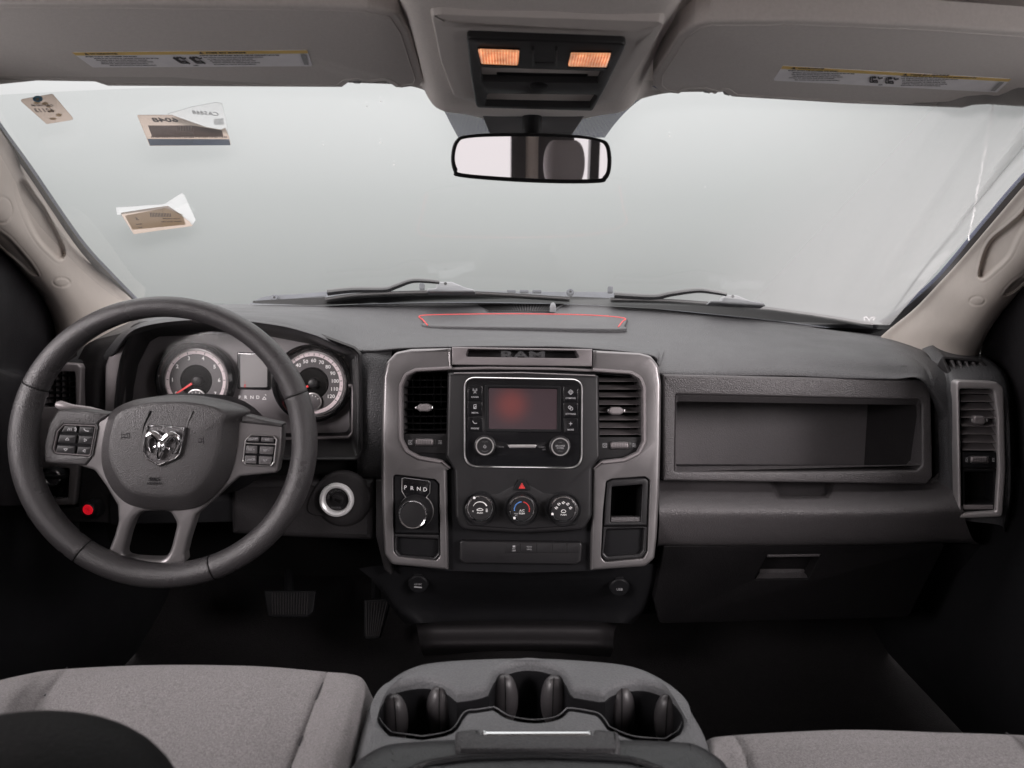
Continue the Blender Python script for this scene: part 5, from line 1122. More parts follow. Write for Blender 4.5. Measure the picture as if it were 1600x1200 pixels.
# ---- right pocket
pkh = rp([(956, 760.5), (1004, 757), (1001, 815.5), (953.5, 816.5)], 2)
mb = MB(); prism(mb, SF, rp([(948, 753), (957, 749), (1008, 746), (1014.5, 751), (1011.5, 821.5), (943, 822)], [4, 4, 5, 5, 1, 1]), -.01, .0095, .0025, hole=pkh, hbev=.0015); recess(mb, SF, pkh, .008, -.06, mi=1); pkp = dpart('phone_pocket', mb, [M['soft'], M['void']])
mb = MB(); prism(mb, SF, [(954, 808.5), (1001, 808), (1001, 815), (954, 816)], -.01, .006, .001); mb.build('pocket_lip', M['panel'], pkp)
mb = MB(); tri = rp([(948, 828), (1006, 826), (1004, 860), (999, 866), (950, 870), (944, 864)], [3, 3, 5, 6, 6, 4]); prism(mb, SF, rp([(943, 823.5), (1011.5, 823), (1010, 862), (1004, 871), (946, 876), (940, 868)], [1, 1, 3, 6, 6, 4]), -.01, .0095, .001, hole=tri, hbev=.003); recess(mb, SF, tri, .0065, -.002); mb.build('coin_tray', M['soft'], pkp)
# ---- two round-cornered air vents
def stackvent(x0, x1, ys, vanes, tabc, tw, cy, ix, m, tilt_rise):
    mb = MB(); bx = rp([(x0, ys[0] - 9), (x1, ys[0] - 9), (x1, cy - 14), (x0, cy - 14)], [8, 2, 0, 0] if x0 < 800 else [2, 8, 0, 0]); recess(mb, SF, bx, -.0, -.05)
    v = dpart('air_vent', mb, M['void'])
    for y in ys: slat(SF, x0, y, x1, y, -.030, -.004, tilt_rise, .0013, m, v)
    for x in vanes:
        mb = MB(); prism(mb, SF, rect(x - .6, ys[0] - 8, x + .6, cy - 15), -.048, -.034, 0); mb.build('vane', M['matte'], v)
    mb = MB()
    pl = rp([(x0, cy - 13), (x1, cy - 13), (x1 + (0 if x0 < 800 else 0), cy + 18), (x0 + 12, cy + 16), (x0 + 3, cy + 5)], [1, 1, 1, 8, 4]) if x0 < 800 else rp([(x0, cy - 13), (x1, cy - 13), (x1 - 2, cy + 5), (x1 - 12, cy + 16), (x0, cy + 22)], [1, 1, 4, 8, 1])
    prism(mb, SF, pl, -.02, .003, .001); mb.build('vent_panel', M['soft'], v)
    tab(SF, tabc[0], tabc[1], 11, 6, .000, v); wheelctl(SF, tw, cy, .003, v, *ix)
stackvent(629, 698, [594, 605, 616.5, 628, 639.5, 651, 662, 672], [634, 645, 656, 667, 678, 689], (662.5, 637), 662.5, 691, (641, 687.5), M['soft'], .001)
stackvent(935, 1003, [596, 608, 620, 632, 644, 656, 668, 679], [], (963, 642), 968.5, 696, (945, 991), M['satin_dk'], .007)
# ---- lower dash below the stack
BF = Frame(815, 940, 1.235, tilt=-14)
def lowp(X, Y): return np.zeros(X.shape)
mb = MB()
patch(mb, [[(560, 888, 1.24), (600, 884, 1.24), (700, 890, 1.225), (815, 893, 1.222), (925, 890, 1.225), (1022, 880, 1.24), (1040, 876, 1.27)], [(585, 910, 1.25), (608, 908, 1.245), (700, 908, 1.24), (815, 908, 1.24), (925, 908, 1.24), (1016, 908, 1.245), (1028, 905, 1.28)],
           [(612, 950, 1.28), (628, 950, 1.26), (700, 945, 1.30), (815, 945, 1.31), (925, 945, 1.30), (998, 950, 1.26), (1010, 950, 1.30)], [(632, 975, 1.30), (655, 974, 1.27), (700, 972, 1.31), (815, 970, 1.32), (925, 972, 1.31), (975, 974, 1.27), (990, 975, 1.31)]], 6, 6)
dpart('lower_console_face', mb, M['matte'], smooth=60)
mb = MB()
patch(mb, [[(650, 975, 1.31), (690, 971, 1.30), (815, 969, 1.30), (925, 971, 1.30), (965, 976, 1.31)], [(652, 984, 1.27), (690, 980, 1.24), (815, 979, 1.235), (925, 980, 1.24), (960, 986, 1.27)], [(655, 1000, 1.27), (690, 1000, 1.235), (815, 999, 1.23), (925, 1000, 1.235), (958, 1002, 1.27)], [(658, 1016, 1.30), (690, 1014, 1.26), (815, 1013, 1.255), (925, 1014, 1.26), (958, 1016, 1.30)], [(664, 1030, 1.46), (690, 1030, 1.46), (815, 1030, 1.46), (925, 1030, 1.46), (952, 1030, 1.46)]], 6, 6)
dpart('lower_tray_lip', mb, M['lower'], smooth=60)
for cx, cy, tt in ((653, 914, ('12V', 'DC')), (968, 919, ('USB', ''))):
    mb = MB(); f = Frame(cx, cy, 1.243, tilt=-8); lathe(mb, f, cx, cy, [(16, 0), (15.5, .006), (13.5, .008), (12.5, .008)], 32)
    prism(mb, f, rp(rect(cx - 7, cy - 17, cx + 7, cy - 10), 3), 0, .006, .001)
    if tt[0] == '12V': text(mb, f, cx, cy - 1, 2.6, '12V DC', .0085, 1); strokes(mb, f, [[(cx - 6, cy + 3), (cx + 6, cy + 4)]], .0085, 2, 1)
    else: text(mb, f, cx, cy + 2, 4, 'USB', .0085, 1)
    dpart('socket_cap', mb, [M['matte'], M['grey']])
# ================================================================== STEERING WHEEL
WF = Frame(262, 692, .98, tilt=8, yaw=8)
swE = thing('steering_wheel', 'black leatherette steering wheel with silver spokes and chrome ram-head badge', 'steering wheel', tuple(WF.O))
R0, RT = .180, .0178
mb = MB(); NS, NT = 900, 22; loops = []; seams = [153.5, 19.5, 231.5, 287]
for i in range(NS + 1):
    a = 2 * math.pi * i / NS; deg = math.degrees(a); g_ = 0
    for s in seams:
        dd = (deg - s + 180) % 360 - 180; g_ += math.exp(-(dd / .33) ** 2) * .0009
    wide = .0018 * math.exp(-(((deg - 262 + 180) % 360 - 180) / 28) ** 2) + .001 * (math.exp(-(((deg - 180 + 180) % 360 - 180) / 18) ** 2) + math.exp(-(((deg - 2 + 180) % 360 - 180) / 18) ** 2))
    thick = .0176 - .0036 * max(0, math.sin(a)) ** 1.5 - .0006 * max(0, -math.sin(a)); r = thick - g_; RC = .1980 - thick; lp = []
    for k in range(NT):
        q = 2 * math.pi * k / NT; rr = RC + r * math.cos(q); lp.append(WF.g(rr * math.cos(a), rr * math.sin(a), r * 1.08 * math.sin(q)))
    loops.append(lp)
mb.loft(loops); mb.build('rim', M['wheel'], swE, smooth=80)
mb = MB()
for s in seams:
    a = math.radians(s); pts = []; thick = .0176 - .0036 * max(0, math.sin(a)) ** 1.5 - .0006 * max(0, -math.sin(a)); RC = .1980 - thick
    for k in range(25):
        q = 2 * math.pi * k / 24; rr = RC + (thick + .0001) * math.cos(q); pts.append(WF.g(rr * math.cos(a), rr * math.sin(a), (thick + .0001) * 1.08 * math.sin(q)))
    tube(mb, pts[:-1], .0006, 5, closed=True)
mb.build('rim_seam', M['void'], swE)
spoke = [(92, 644), (130, 643), (170, 647), (232, 640), (300, 640), (376, 650), (443, 664), (441, 700), (434, 739), (374, 745), (356, 760), (330, 785), (306, 805), (294, 842), (288, 866), (289, 878), (272, 889), (247, 894), (208, 893), (182, 887), (160, 872), (168, 862), (178, 838), (184, 815), (183, 790), (165, 760), (147, 735), (120, 727), (66, 723), (68, 693), (77, 662)]
hole = spline([(214, 806), (223, 800), (240, 799), (262, 800), (270, 808), (275, 820), (272, 835), (266, 858), (259, 870), (250, 875), (222, 874.5), (199, 872), (192, 865), (195, 850), (200, 832), (207, 814)], 3, True)
mb = MB(); prism(mb, WF, rp(spoke, [6, 0, 0, 0, 0, 0, 5, 0, 6, 10, 10, 10, 12, 6, 4, 2, 0, 0, 0, 0, 2, 4, 6, 8, 12, 12, 12, 8, 6, 6, 8], 3), -.030, -.006, .005, hole=hole, hbev=.006, nb=5)
mb.build('spokes', M['satin'], swE)
# dark pods around the thumb buttons
podL = rp([(90, 640), (132, 641), (172, 646), (164, 655), (154, 661), (150, 690), (143, 717), (134, 728), (66, 724), (67, 695), (76, 662)], [8, 0, 3, 4, 6, 6, 6, 6, 5, 5, 8], 3)
bl = rp([(99, 662.5), (149, 664.5), (150, 668), (142, 711), (138, 713), (85.5, 709), (82, 701), (88, 674)], [5, 4, 3, 3, 5, 6, 5, 4], 3)
mb = MB(); prism(mb, WF, podL, -.03, -.0035, .004, hole=bl, hbev=.002); mb.build('thumb_pod', M['hub'], swE)
podR = rp([(374, 646), (443, 662), (441, 668), (376, 661)], 2)
mb = MB(); prism(mb, WF, podR, -.03, -.0030, .004); mb.build('thumb_pod', M['hub'], swE)
br = rp([(391, 678.5), (427, 680), (433, 687), (429, 722), (423, 730), (383, 727.5), (378, 720), (382, 688)], [5, 5, 4, 5, 5, 5, 5, 5], 3)
def pad_buttons(outline, cells, marks, ringm, wtop):
    mb = MB(); prism(mb, WF, outline, -.012, wtop - .0015, 0); ring(mb, WF, outline, .0020, wtop - .001, wtop + .0020, mi=1)
    base = mb.build('button_pad', [M['gloss'], ringm], swE)
    for c, mk in zip(cells, marks):
        mb = MB(); prism(mb, WF, rp(c, 2), wtop - .002, wtop + .0012, .0012); cx = sum(p[0] for p in c) / 4; cy = sum(p[1] for p in c) / 4; w = wtop + .0014
        if mk in ('^', 'v', '<', '>'):
            dx = {'^': [(-3, 1.5), (0, -2), (3, 1.5)], 'v': [(-3, -1.5), (0, 2), (3, -1.5)], '<': [(2, -2.5), (-2, 0), (2, 2.5)], '>': [(-2, -2.5), (2, 0), (-2, 2.5)]}[mk]; strokes(mb, WF, [[(cx + a, cy + b) for a, b in dx] + [(cx + dx[0][0], cy + dx[0][1])]], w, .8, 1)
        elif mk == 'ph': strokes(mb, WF, [[(cx - 4, cy - 2.5), (cx - 2.5, cy), (cx, cy + 1.5), (cx + 4, cy + 1.5)]], w, 1.4, 1)
        elif mk == 'vo': strokes(mb, WF, [[(cx - 4, cy + 2), (cx - 2, cy - 2)], [(cx - 1, cy + 2), (cx - .5, cy - 2)], [(cx + 2, cy + 2), (cx + 2, cy - 2)], arc(cx + 6, cy, 2.5, -70, 70, 4), arc(cx + 6, cy, 4, -60, 60, 4)], w, .9, 1)
        else: text(mb, WF, cx, cy, 3.0, mk, w, 1)
        mb.build('button', [M['soft'] if ringm is M['satin_dk'] else M['panel'], M['grey']], base)
pad_buttons(bl, [[(101, 665), (121, 666), (120, 676.5), (95, 675.5)], [(124, 666), (147, 667.5), (146, 678), (123, 677)], [(93, 679), (120, 680), (118, 693.5), (89.5, 692)], [(123, 680.5), (146, 681.5), (144, 695), (121.5, 694)], [(89, 695.5), (118, 697), (116.5, 710), (86.5, 708)], [(121, 697.5), (143.5, 698.5), (140, 711), (119.5, 710.5)]], ['vo', 'ph', '^', '>', 'v', '<'], M['satin_dk'], -.004)
pad_buttons(br, [[(387, 682), (405, 682.5), (404.5, 690), (385, 689.5)], [(408, 683), (428, 684), (427.5, 691), (407.5, 690.3)], [(384.5, 696), (402, 696.7), (401.5, 709), (383, 708.5)], [(406, 697), (427.5, 698), (426, 710.5), (405, 709.5)], [(382.5, 711.5), (401, 712.2), (400.5, 725), (382, 724)], [(404.5, 712.5), (425.5, 713.5), (423.5, 726.5), (404, 725.5)]], ['ON/OFF', 'RES', 'RES +', 'SET -', 'CANCEL', 'SET'], M['chrome_s'], -.0032)
mb = MB(); ftube(mb, WF, [(382, 692.5), (431, 694.5)], -.0022, .0009, 6); mb.build('chrome_bar', M['chrome_s'], swE)
# airbag cover
ho = spline([(232, 621), (265, 619), (300, 620), (347, 628), (383, 643), (373, 662), (370, 695), (360, 740), (342, 768), (310, 793), (257, 799), (206, 791), (182, 774), (166, 750), (158, 722), (160, 685), (171, 647), (197, 629)], 5, True)
hi = spline([(234, 630), (265, 628), (298, 629), (330, 635), (350, 646), (346, 665), (341, 698), (333, 724), (318, 750), (292, 773), (252, 776), (220, 773), (203, 768), (187, 750), (174, 724), (171, 694), (181, 652), (204, 637)], 5, True)
def blend(t): return [(a[0] * (1 - t) + b[0] * t, a[1] * (1 - t) + b[1] * t) for a, b in zip(ho, hi)]
mb = MB(); lo = [WF.l(x, y, .0) for x, y in ho]
lps = [[WF.g(u, v, -.032) for u, v in lo], [WF.g(u, v, -.006) for u, v in lo]]
for t, w in ((.05, -.003), (.15, .000), (.55, .0085), (.90, .0155), (1.0, .0168)): lps.append([WF.p(x, y, w) for x, y in blend(t)])
cc = (262, 704)
for s, w in ((.93, .0178), (.7, .0195), (.4, .0208), (.12, .0212)): lps.append([WF.p(cc[0] + (x - cc[0]) * s, cc[1] + (y - cc[1]) * s, w) for x, y in hi])
mb.loft(lps, cap1=True); hub = mb.build('airbag_cover', M['hub'], swE, smooth=60)
mb = MB(); ftube(mb, WF, spline([(235, 642), (232, 650), (226, 664), (221, 688), (219, 706), (229, 721), (247, 731), (266, 723), (284, 712)], 5), .0192, .0013, 8)
mb.build('groove_shade_line', M['void'], hub)  # black bead painting the shade of a groove in the cover
mb = MB(); ftube(mb, WF, spline([(301, 642), (298, 650), (293, 664), (287, 700), (280, 712)], 5), .0196, .0011, 6); mb.build('cover_ridge', M['hub'], hub)
mb = MB()
text(mb, WF, 241, 749, 5.5, 'SRS', .0212, 0, sx=1.5, bold=.15); text(mb, WF, 241, 755.3, 4, 'AIRBAG', .0212, 0, sx=1.2)
for cx, cy, s in ((196, 681, 1), (312, 688, -1)): strokes(mb, WF, [[(cx - 6 * s, cy - 6), (cx - 6 * s, cy + 6)], [(cx - 6 * s, cy - 2), (cx, cy - 2.5), (cx + 6 * s, cy - 4.5), (cx + 6 * s, cy + 4), (cx, cy + 2.4), (cx - 6 * s, cy + 2.4)], [(cx - 2, cy - 2), (cx - 2, cy + 3.4), (cx + 3, cy + 3.4), (cx + 3, cy - 2)]], .0200, .8, 0)
mb.build('embossed_marks', M['matte'], hub)
# ram-head badge in a shield
sh = rp([(227.5, 664), (246, 663), (289, 667.5), (288, 680), (281, 711), (274, 718), (247, 729), (228, 718.5), (221.5, 708), (224, 688)], [2, 0, 2, 0, 4, 2, 1, 2, 3, 0], 3)
mb = MB(); prism(mb, WF, sh, .018, .0235, .0005); bd = mb.build('badge', M['panel'], swE)
mb = MB(); ring(mb, WF, sh, .0030, .0225, .0268); mb.build('shield_rim', M['chrome'], bd)
mb = MB()
def horn(pl, r): 
    pts = spline(pl, 5); n = len(pts); tube(mb, [WF.p(x, y, .0258 + .0012 * math.sin(3.1 * k / n)) for k, (x, y) in enumerate(pts)], [max(.0004, r * (1.0 - .85 * (k / (n - 1)) ** 1.6)) * (.82 if k < 2 else 1) for k in range(n)], 12)
horn([(251, 692), (247, 683), (240, 678), (233, 681), (230, 689), (230, 697), (233, 704), (236, 708)], .0062)
horn([(255, 692), (260, 684), (268, 679), (275, 682), (278, 690), (277, 698), (273, 705), (269, 709)], .0062)
fp = [(253, 686), (252.5, 693), (251.5, 700), (250, 707), (248.5, 714), (248, 717)]
tube(mb, [WF.p(x, y, .0262 + d) for (x, y), d in zip(fp, (.0, .0012, .0018, .002, .0018, .0))], [.0030, .0056, .0052, .0044, .0036, .0018], 14)
for x, y, dx in ((244, 697, -1), (260, 699, 1)): tube(mb, [WF.p(x, y, .026), WF.p(x + dx * 4, y + 2, .0262), WF.p(x + dx * 6, y + 5, .025)], [.0016, .0016, .0005], 8)
mb.build('ram_head', M['chrome'], bd, smooth=70)
# column behind the wheel
colE = thing('steering_column', 'dark steering column shroud with stalk behind the steering wheel', 'steering column', tuple(WF.g(0, 0, -.15)))
mb = MB(); a = [WF.g(.055 * math.cos(q), -.01 + .06 * math.sin(q), -.03) for q in [2 * math.pi * k / 32 for k in range(32)]]
b = [WF.g(.085 * math.cos(q), -.01 + .075 * math.sin(q), -.06) for q in [2 * math.pi * k / 32 for k in range(32)]]
c = [WF.g(.095 * math.cos(q) + .0, -.03 + .085 * math.sin(q), -.24) for q in [2 * math.pi * k / 32 for k in range(32)]]
mb.loft([a, b, c], cap0=True); mb.build('shroud', M['matte'], colE)
mb = MB(); tube(mb, [WF.p(190, 655, -.07), WF.p(140, 641, -.065), WF.p(112, 637, -.060), WF.p(94, 633, -.06), WF.p(88, 632, -.06)], [.006, .0052, .005, .0065, .004], 12); mb.build('stalk', M['satin_dk'], colE)

# ================================================================== SEATS
def seat_patch(rows, z, z2):
    out = []
    for r in rows: out.append([atz(px, py, z + dz) for px, py, dz in r])
    return out
dsE = thing('driver_seat', 'grey cloth driver seat with dark stitched seams and black side shell', 'seat', (-.4, .45, FZ))
zs = CZ - .45
B = [(-140, 1120, .02), (-40, 1068, .015), (40, 1046, .01), (108, 1038, 0), (250, 1032, 0), (400, 1034, 0), (512, 1043, 0), (545, 1046, .004), (566, 1054, -.008), (581, 1082, -.05)]
rowsS = [[atz(x, y, zs + d) + Vector((0, .015, -.20)) for x, y, d in B], [atz(x, y, zs + d) + Vector((0, .020, -.05)) for x, y, d in B], [atz(x, y, zs + d) + Vector((0, .003, -.008)) for x, y, d in B]]
C = [(-150, 1150, .03), (-60, 1098, .025), (22, 1074, .018), (92, 1060, .004), (240, 1056, .006), (395, 1058, .006), (502, 1066, .004), (540, 1070, .014), (568, 1080, .006), (584, 1108, -.05)]
D = [(-170, 1185, .035), (-80, 1140, .03), (0, 1118, .022), (62, 1102, .006), (222, 1100, .008), (388, 1102, .008), (488, 1108, .006), (528, 1112, .018), (560, 1122, .008), (576, 1150, -.05)]
E_ = [(-190, 1260, .035), (-110, 1230, .03), (-40, 1215, .022), (14, 1205, .004), (190, 1200, .006), (375, 1200, .006), (454, 1202, .004), (500, 1204, .018), (538, 1210, .008), (556, 1230, -.05)]
G_ = [(-210, 1420, .035), (-150, 1410, .03), (-90, 1400, .022), (-50, 1390, .004), (150, 1380, .004), (350, 1380, .004), (420, 1380, .004), (470, 1385, .016), (510, 1390, .008), (530, 1400, -.05)]
for r in (C, D, E_, G_): rowsS.append([atz(x, y, zs + d) for x, y, d in r])
sl = spline([(112, 1030), (108, 1039), (88, 1064), (58, 1104), (10, 1205)], 5); sr = spline([(516, 1036), (513, 1045), (488, 1108), (470, 1158), (453, 1203)], 5)
sa = spline([(240, 1180), (275, 1179), (330, 1182), (375, 1193), (420, 1212)], 5)
sd = addf(groove(sl, 2.4, .004), groove(sr, 2.4, .004), groove(sl, 9, .005), groove(sr, 9, .005), groove(sa, 2.5, .0025), lambda X, Y: .002 * np.sin(X / 55. + Y / 40.) * np.sin(Y / 31. - X / 130.))
mb = MB(); Ac = patch(mb, rowsS, 16, 22, sd); mb.build('cushion', M['fabric'], dsE, smooth=80)
def seam(Agrid, pl, disp, parent, off=.0030, r=.0008):
    # lay a thread on the patch: nearest grid vertex by pixel position
    X, Y = to_px(Agrid); pts = []
    for x, y in pl:
        k = np.argmin((X - x) ** 2 + (Y - y) ** 2); p = Vector(Agrid.reshape(-1, 3)[k]); d = ray(x, y); t = (p - CAM).dot(cF)
        pts.append(CAM + d * (t - off))
    # smooth
    for _ in range(3): pts = [pts[0]] + [(pts[i - 1] + pts[i] * 2 + pts[i + 1]) / 4 for i in range(1, len(pts) - 1)] + [pts[-1]]
    mb = MB(); tube(mb, pts, r, 5); return mb.build('seam', M['seam'], parent)
seam(Ac, spline([(105, 1043), (88, 1064), (58, 1104), (30, 1160)], 8), sd, dsE); seam(Ac, spline([(511, 1050), (488, 1108), (470, 1158), (453, 1203)], 8), sd, dsE)
ctr = atz(-10, 1325, CZ - .30); mb = MB(); n = 40; lps = []
for k in range(1, 18):
    a = math.pi / 2 * k / 17; lps.append([Vector((ctr.x + .100 * math.sin(a) * math.cos(q), ctr.y - .02 + .10 * math.sin(a) * math.sin(q), ctr.z + .062 * math.cos(a))) for q in [2 * math.pi * j / n for j in range(n)]])
lps.append([Vector((p.x, p.y, FZ + .18)) for p in lps[-1]]); mb.loft(lps, cap0=True); mb.build('side_shell', M['low2'], dsE, smooth=80)
psE = thing('passenger_seat', 'grey cloth passenger seat cushion with dark seams beside the console', 'seat', (.5, .4, FZ))
zp = CZ - .455
rowsP = []
Bp = [(1092, 1172, -.05), (1107, 1149, -.006), (1142, 1142, 0), (1262, 1135, 0), (1349, 1133, 0), (1469, 1137, 0), (1566, 1140, 0), (1620, 1145, .004), (1700, 1170, .004)]
rowsP += [[atz(x, y, zp + d) + Vector((0, .015, -.20)) for x, y, d in Bp], [atz(x, y, zp + d) + Vector((0, .020, -.05)) for x, y, d in Bp], [atz(x, y, zp + d) + Vector((0, .003, -.008)) for x, y, d in Bp]]
for dy, zz in ((24, .005), (62, .008), (130, .008), (260, .006)):
    rowsP.append([atz(x + dy * ((x - 1300) * .0010 + (.25 if x < 1200 else (.75 if x > 1540 else 0))), y + dy, zp + d + zz + (.008 if (x < 1130 and x > 1100) or x > 1600 else 0)) for x, y, d in Bp])
s1 = spline([(1141, 1134), (1143, 1144), (1161, 1170), (1171, 1202)], 5); s2 = spline([(1562, 1132), (1568, 1141), (1600, 1168), (1640, 1210)], 5)
sdp = addf(groove(s1, 2.4, .004), groove(s2, 2.4, .004), groove(s1, 9, .005), groove(s2, 9, .005), lambda X, Y: .002 * np.sin(X / 50. + Y / 40.))
mb = MB(); Ap = patch(mb, rowsP, 16, 22, sdp); mb.build('cushion', M['fabric'], psE, smooth=80)
seam(Ap, spline([(1146, 1148), (1161, 1170), (1171, 1202)], 8), sdp, psE); seam(Ap, spline([(1572, 1145), (1585, 1154), (1610, 1176)], 8), sdp, psE)
# backrests behind the camera's view, seen only in the mirror
for e, x, lab in ((dsE, -.42, 0), (psE, .50, 0)):
    f = Frame(0, 0, 1, nv=(0, -.25, 1)); f.O = Vector((x, -.18, FZ + .60)); mb = MB()
    loc = [(-.22, -.25), (.22, -.25), (.22, .2), (.17, .26), (-.17, .26), (-.22, .2)]
    mb.loft([[f.g(u, v, -.05) for u, v in inset(loc, .02)], [f.g(u, v, -.03) for u, v in loc], [f.g(u, v, .03) for u, v in loc], [f.g(u, v, .05) for u, v in inset(loc, .02)]], cap0=True, cap1=True); mb.build('backrest', M['fabric'], e)
    mb = MB(); loc = [(-.13, .28), (.13, .28), (.12, .40), (.08, .44), (-.08, .44), (-.12, .40)]
    mb.loft([[f.g(u, v, -.04) for u, v in inset(loc, .02)], [f.g(u, v, -.02) for u, v in loc], [f.g(u, v, .03) for u, v in loc], [f.g(u, v, .05) for u, v in inset(loc, .02)]], cap0=True, cap1=True); mb.build('headrest', M['fabric'], e)

# ================================================================== CENTRE CONSOLE
ccE = thing('centre_console', 'grey centre seat console with three cup holders and black padded lid', 'console', (.03, .6, FZ))
CF = Frame(0, 0, 1, nv=(0, 1, 0)); CF.O = Vector((0, .6, CZ - .44))
co = spline([(545, 1250), (551, 1184), (569, 1112), (578, 1088), (592, 1068), (629, 1041), (683, 1027), (811, 1021), (928, 1026), (1001, 1037), (1052, 1063), (1070, 1082), (1084, 1104), (1108, 1152), (1130, 1250)], 5) + [(1140, 1400), (530, 1400)]
cav = spline([(610, 1146), (592, 1126), (589, 1104), (600, 1080), (618, 1067.5), (660, 1060), (695, 1067.5), (712, 1080)], 5)[:-1] + spline([(714, 1081), (738, 1078), (759, 1073)], 3)[:-1] + spline([(762, 1071), (775, 1048), (800, 1036.5), (827, 1032.6), (856, 1037), (880, 1049), (893, 1072)], 5)[:-1] + spline([(897, 1074), (920, 1078), (942, 1081.5)], 3)[:-1] + spline([(945, 1080), (962, 1069.5), (1005, 1063.6), (1044, 1077), (1066, 1100), (1069, 1126), (1060, 1146)], 5)[:-1] + \
      spline([(1040, 1156), (990, 1152), (953, 1138)], 4)[:-1] + spline([(950, 1136), (936, 1117), (915, 1111), (889, 1107)], 4)[:-1] + spline([(887, 1108), (870, 1121), (834, 1126), (796, 1120), (774, 1107)], 4)[:-1] + spline([(771, 1106), (745, 1110), (727, 1114), (706, 1142), (660, 1152)], 4)
mb = MB(); prism(mb, CF, co, -.32, 0, .014, hole=cav, hbev=.006, nb=4); mb.build('body', M['console'], ccE, smooth=50)
mb = MB(); cl_ = [CF.l(x, y, 0) for x, y in cav]; a_ = [[CF.g(u, v, w) for u, v in inset(cl_, d)] for d, w in ((.0002, -.0115), (.0012, -.012), (.003, -.085))]; mb.loft(a_); mb.cap(a_[-1]); mb.build('cup_well', M['matte'], ccE)
mb = MB(); lc = [CF.l(x, y, -.016) for x, y in cav]; tube(mb, [CF.g(u, v, -.016) for u, v in inset(lc, .0016)], .0007, 6, closed=True); mb.build('well_lip', M['console'], ccE)
for px, py, sx in ((615.6, 1126, 1), (688, 1112, -1), (788, 1093, 1), (866, 1095, -1), (970, 1112, 1), (1044, 1124, -1)):
    c = CF.p(px, py, -.035); mb = MB(); lps = []; n = 22
    for k in range(1, 16):
        a = math.pi * k / 16; rr = math.sin(a) ** .8; lps.append([Vector((c.x + .0148 * rr * math.cos(q), c.y + .013 * rr * math.sin(q), c.z + .029 * math.cos(a))) for q in [2 * math.pi * j / n for j in range(n)]])
    mb.loft(lps, cap0=True, cap1=True); fg = mb.build('grip_finger', M['rubber'], ccE, smooth=80)
    d = (CAM - c); th0 = math.atan2(d.y, d.x) + .1 * sx
    mb = MB(); tube(mb, [Vector((c.x + .01505 * (math.sin(a) ** .8) * math.cos(th0), c.y + .0132 * (math.sin(a) ** .8) * math.sin(th0), c.z + .0293 * math.cos(a))) for a in [math.pi * k / 20 for k in range(1, 18)]], .0004, 5); mb.build('finger_seam', M['void'], fg)
LFm = Frame(0, 0, 1, nv=(0, 1, 0)); LFm.O = Vector((0, .6, CZ - .395))
lid = spline([(500, 1420), (520, 1230), (540, 1186), (558, 1170), (585, 1155), (620, 1146.5), (707, 1141), (840, 1139.5), (974, 1141), (1060, 1144.5), (1090, 1149), (1120, 1164), (1148, 1188), (1166, 1235), (1190, 1420)], 5)
mb = MB(); ll = [LFm.l(x, y, 0) for x, y in lid]
lps = [[LFm.g(u, v, w) for u, v in inset(ll, d)] for d, w in ((.006, -.045), (0, -.038), (-.001, -.022), (.002, -.012), (.007, -.004), (.014, .0), (.030, .003), (.034, .0022), (.045, .005), (.08, .006))]
mb.loft(lps, cap1=True); mb.build('padded_lid', M['leather'], ccE, smooth=70)
sm = spline([(640, 1203), (664, 1193), (700, 1186), (734, 1182), (800, 1179.5), (858, 1179), (966, 1184), (1000, 1190), (1035, 1202)], 6)
mb = MB(); tube(mb, [LFm.p(x, y, .0052) for x, y in sm], .0022, 8); tube(mb, [LFm.p(x, y + 4, .0062) for x, y in sm], .0010, 6)
mb.build('lid_seam', M['leather'], ccE)
mb = MB(); lt = rp([(711, 1140), (748, 1136.5), (753, 1146), (925, 1146), (929, 1136.5), (966, 1141), (970, 1166), (964, 1172), (718, 1172), (711, 1166)], [4, 4, 1, 1, 4, 4, 4, 4, 4, 4], 3)
prism(mb, LFm, lt, -.03, .009, .004); 
mb.build('lid_latch', M['pad'], ccE)
mb = MB(); prism(mb, LFm, rp([(716, 1157), (728, 1163), (955, 1163), (966, 1157), (962, 1169), (720, 1169)], 2), .004, .0105, .001); mb.build('latch_step', M['pad'], ccE)
mb = MB(); prism(mb, LFm, rp([(752, 1140.5), (924, 1140.5), (925, 1148.5), (755, 1149.5)], 1.5), -.004, .0078, .0025); mb.build('chrome_strip', M['chrome'], ccE)

# ================================================================== PEDALS
def pedal(name, label, loc, poly, ribs, Y, tilt, arm):
    t = thing(name, label, 'pedal', loc); f = Frame(poly[0][0], poly[0][1], Y, tilt=tilt)
    mb = MB(); prism(mb, f, rp(poly, 4), -.012, 0, .003, back=True); mb.build('pedal_pad', M['matte'], t)
    mb = MB()
    for (xa, ya, xb, yb) in ribs: prism(mb, f, [(xa - 1, ya), (xa + 1, ya), (xb + 1, yb), (xb - 1, yb)], -.001, .0022, .0004)
    mb.build('tread_ribs', M['lower'], t)
    mb = MB(); tube(mb, [f.p(arm[0], arm[1], -.014), f.p(arm[0], arm[1] - 60, -.05) , f.p(arm[0], arm[1] - 110, -.09)], .01, 8); mb.build('pedal_arm', M['matte'], t)
pedal('brake_pedal', 'wide black ribbed brake pedal under the steering wheel', (-.43, 1.45, CZ - .75), [(411, 922), (494, 922), (489, 957), (478, 965), (418, 964)], [(425 + k * 4.3, 926, 425.5 + k * 4.1, 960) for k in range(14)], 1.42, 25, (452, 926))
pedal('accelerator_pedal', 'narrow black ribbed accelerator pedal right of the brake pedal', (-.25, 1.45, CZ - .75), [(568, 936), (612, 934), (594, 996), (590, 999), (572, 999), (568, 992)], [(572.5 + k * 4.6, 940, 573 + k * 2.7, 994) for k in range(8)], 1.42, 25, (588, 940))

